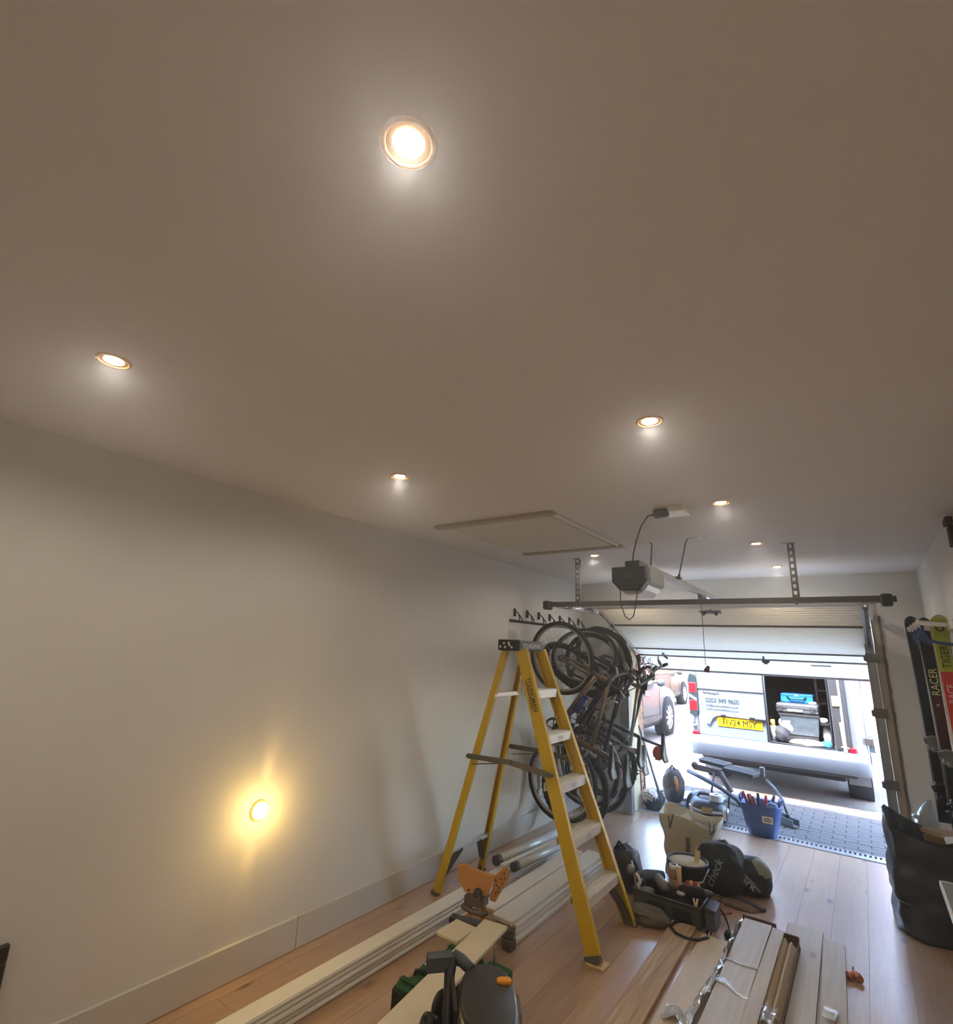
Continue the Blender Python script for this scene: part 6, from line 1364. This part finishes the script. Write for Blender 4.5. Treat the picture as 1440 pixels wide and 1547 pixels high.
for x, y, z in ((-1.56, 7.05, .405), (-1.24, 6.85, .385)):
    R = Matrix.Translation((x, y, z)) @ Matrix.Rotation(math.radians(-12), 4, 'Z') @ Matrix.Rotation(math.radians(4), 4, 'Y')
    MB().bbox((-.15, -.10, -.02), (.15, .10, .02), .012, R).build('platform', mat('platform_black', (30, 32, 35), .7), t)
    MB().tube([R @ V((-.15, -.10, .018)), R @ V((.15, -.10, .018)), R @ V((.15, .10, .018)), R @ V((-.15, .10, .018))], .008, 6, closed=True).build('platform_rim', DSTEEL, t)
MB().beam((-1.74, 6.80, .375), (-1.44, 6.72, .37), .06, .03, (0, 0, 1)).beam((-1.44, 6.72, .37), (-1.33, 6.66, .20), .055, .03, (0, 0, 1)).lathe([(.035, -.02), (.035, .02), (0, .02)], (-1.73, 6.80, .39), (.2, -1, 0), n=16).build('arm', mat('maroon_brown_metal', (86, 74, 76), .5, .3), t)
MB().tube([(-1.50, 6.70, .36), (-1.53, 6.66, .18), (-1.50, 6.64, -.01)], .012, 6).tube([(-1.40, 6.74, .33), (-1.36, 6.70, .16), (-1.38, 6.68, -.01)], .012, 6).build('strut', DGREY, t)
MB().bbox((-1.08, 6.93, .35), (-1.03, 6.99, .45), .01).build('clamp', CG, t)
MB().bbox((-.83, 6.60, .06), (-.79, 6.64, .10), .006).tube([(-.88, 6.72, .075), (-.81, 6.62, .09)], .008, 6).build('strap_buckle', BLACK, t)
wt = thing('white_tray', 'pale blue sheet lying on the paving behind the vacuum head', 'sheet', (-1.6, 6.9, -.01)); MB().bbox((-1.95, 6.80, -.010), (-1.50, 7.22, .012), .004).build('sheet', mat('pale_blue_sheet', (170, 196, 220), .35), wt); MB().bbox((-1.95, 6.79, .0), (-1.50, 6.80, .022), .002).build('lip', mat('pale_blue_sheet', (170, 196, 220), .35), wt)

# ---------------------------------------------------------------- right-hand foreground
t = thing('bin_bag', 'large dark grey bin bag standing by the right door post', 'bin bag', (.17, 4.85, 0))
m = MB(); rings = []; N = 48
for i in range(19):
    f = i / 18; ring = []
    for k in range(N):
        a = 2 * PI * k / N; ca, sa = math.cos(a), math.sin(a)
        x = .215 * math.copysign(abs(ca) ** .6, ca); y = .27 * math.copysign(abs(sa) ** .7, sa)
        h = .63 - .10 * (x + .215) / .43 + .035 * math.cos(a * 2 + .5)
        pinch = 1 - .10 * math.exp(-((f - .24) / .06) ** 2) * (1 if ca < 0.3 else .3) - .16 * max(0, f - .5) * (1 if ca < 0 else .4)
        w_ = noise.noise(V((ca * 2.2, sa * 2.2, f * 5.0))) * .030 + noise.noise(V((ca * 6, sa * 6, f * 11))) * .012
        ring.append(V((.185 + x * pinch + ca * w_ - .0 * f, 4.83 + y * (1 - .25 * f) + sa * w_, .002 + h * f)))
    rings.append(ring)
top = rings[-1]; c_ = sum(top, V((0, 0, 0))) / N
inner = [[c_ + (p - c_) * .94 - V((0, 0, .02)) for p in top], [c_ + (p - c_) * .86 - V((0, 0, .10)) for p in top], [c_ + (p - c_) * .7 - V((0, 0, .16)) for p in top]]
m.loft(rings + inner, cap=True); m.build('bag', BINBAG, t)
MB().tube([(-.015, 4.66, .175), (.02, 4.595, .18), (.075, 4.575, .178)], .004, 5).build('crease', mat('bag_crease', (96, 104, 104), .25), t)
t = thing('box', 'brown cardboard box inside the mouth of the big bin bag', 'box', (.30, 4.85, .4)); MB().bbox((.19, 4.72, .36), (.37, 4.95, .565), .004, Matrix.Rotation(0.0, 4, 'Z')).build('carton', CARD, t); MB().beam((.17, 4.74, .585), (.28, 4.76, .56), .06, .004, (0, 1, .2)).build('flap', CARD, t)
t = thing('paper_sheet', 'scrap of white paper on the mouth of the big bin bag', 'paper', (.34, 4.66, .55)); sheet(None, 6, lambda s, u_: V((.28 + .10 * u_, 4.60 + .08 * s, .555 + .03 * u_ + .02 * s)), 'paper', t, WHITEP, amp=.012, seed=31)
wrb = MB().blob((.225, 5.35, .665), (.06, .05, .10), .25, 3, 71, n=20); 
t = thing('grey_bag', 'shiny grey plastic bag peaking up behind the big bin bag', 'bag', (.23, 5.35, 0))
wrinkled(MB().loft([[V((.235 + r * .09 * math.cos(a) + dx, 5.36 + r * .10 * math.sin(a), z)) for a in [2 * PI * k / 20 for k in range(20)]] for z, r, dx in ((.002, 1, 0), (.2, 1.1, 0), (.4, 1.0, 0), (.52, .8, .0), (.60, .5, .015), (.655, .2, .03))]), .012, 14, 4).build('bag', FILMBAG, t)
MB().blob((.175, 5.26, .555), (.022, .02, .016), .2, 4, 6).build('knot', mat('silver_film', (206, 208, 210), .15, .6), t)
t = thing('bench_top', 'white-edged grey bench along the right wall at the picture edge', 'bench', (.33, 3.6, 0))
MB().bbox((.199, 2.4, .478), (XR - .003, 4.03, .500), .003).build('top', mat('grey_green_laminate', (140, 142, 132), .5), t)
MB().bbox((.188, 2.4, .474), (.199, 4.03, .504), .002).bbox((.199, 4.03, .474), (XR - .003, 4.04, .504), .002).build('edging', WHITEP, t)
for y in (2.5, 3.98): MB().bbox((XR - .06, y - .03, 0), (XR - .01, y + .03, .478), .004).build('leg', MGREY, t)
t = thing('framed_panel', 'dark-framed panel against the left wall at the picture edge', 'frame', (XL + .02, .6, 0))
fx0, fx1 = XL + .017, XL + .04
for lo, hi in (((fx0, -.2, .44), (fx1, .815, .495)), ((fx0, -.2, .0), (fx1, .815, .05)), ((fx0, .77, .05), (fx1, .815, .44)), ((fx0, -.2, .05), (fx1, -.155, .44))): MB().bbox(lo, hi, .004).build('frame_side', mat('dark_brown_frame', (44, 36, 36), .4), t)
MB().box((fx0 + .004, -.16, .045), (fx0 + .012, .775, .445)).build('panel', mat('dim_glass', (120, 122, 120), .1), t)
# ---------------------------------------------------------------- scattering volume added for the pale veil over the tools
hz = bpy.data.materials.new('veil_haze'); hz.use_nodes = True; t_ = hz.node_tree; t_.nodes.clear()
vs_n = t_.nodes.new('ShaderNodeVolumeScatter'); vs_n.inputs['Density'].default_value = 0.045; vs_n.inputs['Anisotropy'].default_value = 0.72
vs_n.inputs['Color'].default_value = (0.95, 0.96, 1.0, 1)
on = t_.nodes.new('ShaderNodeOutputMaterial'); t_.links.new(vs_n.outputs[0], on.inputs['Volume'])
ho = MB().box((XL + .001, YB + .001, .001), (XR - .001, YF - .001, H - .001)).build('veil_haze', hz, kind='stuff')
tag(ho, 'thin pale haze added through the garage air for the veil', 'haze')
S.cycles.volume_bounces = 0
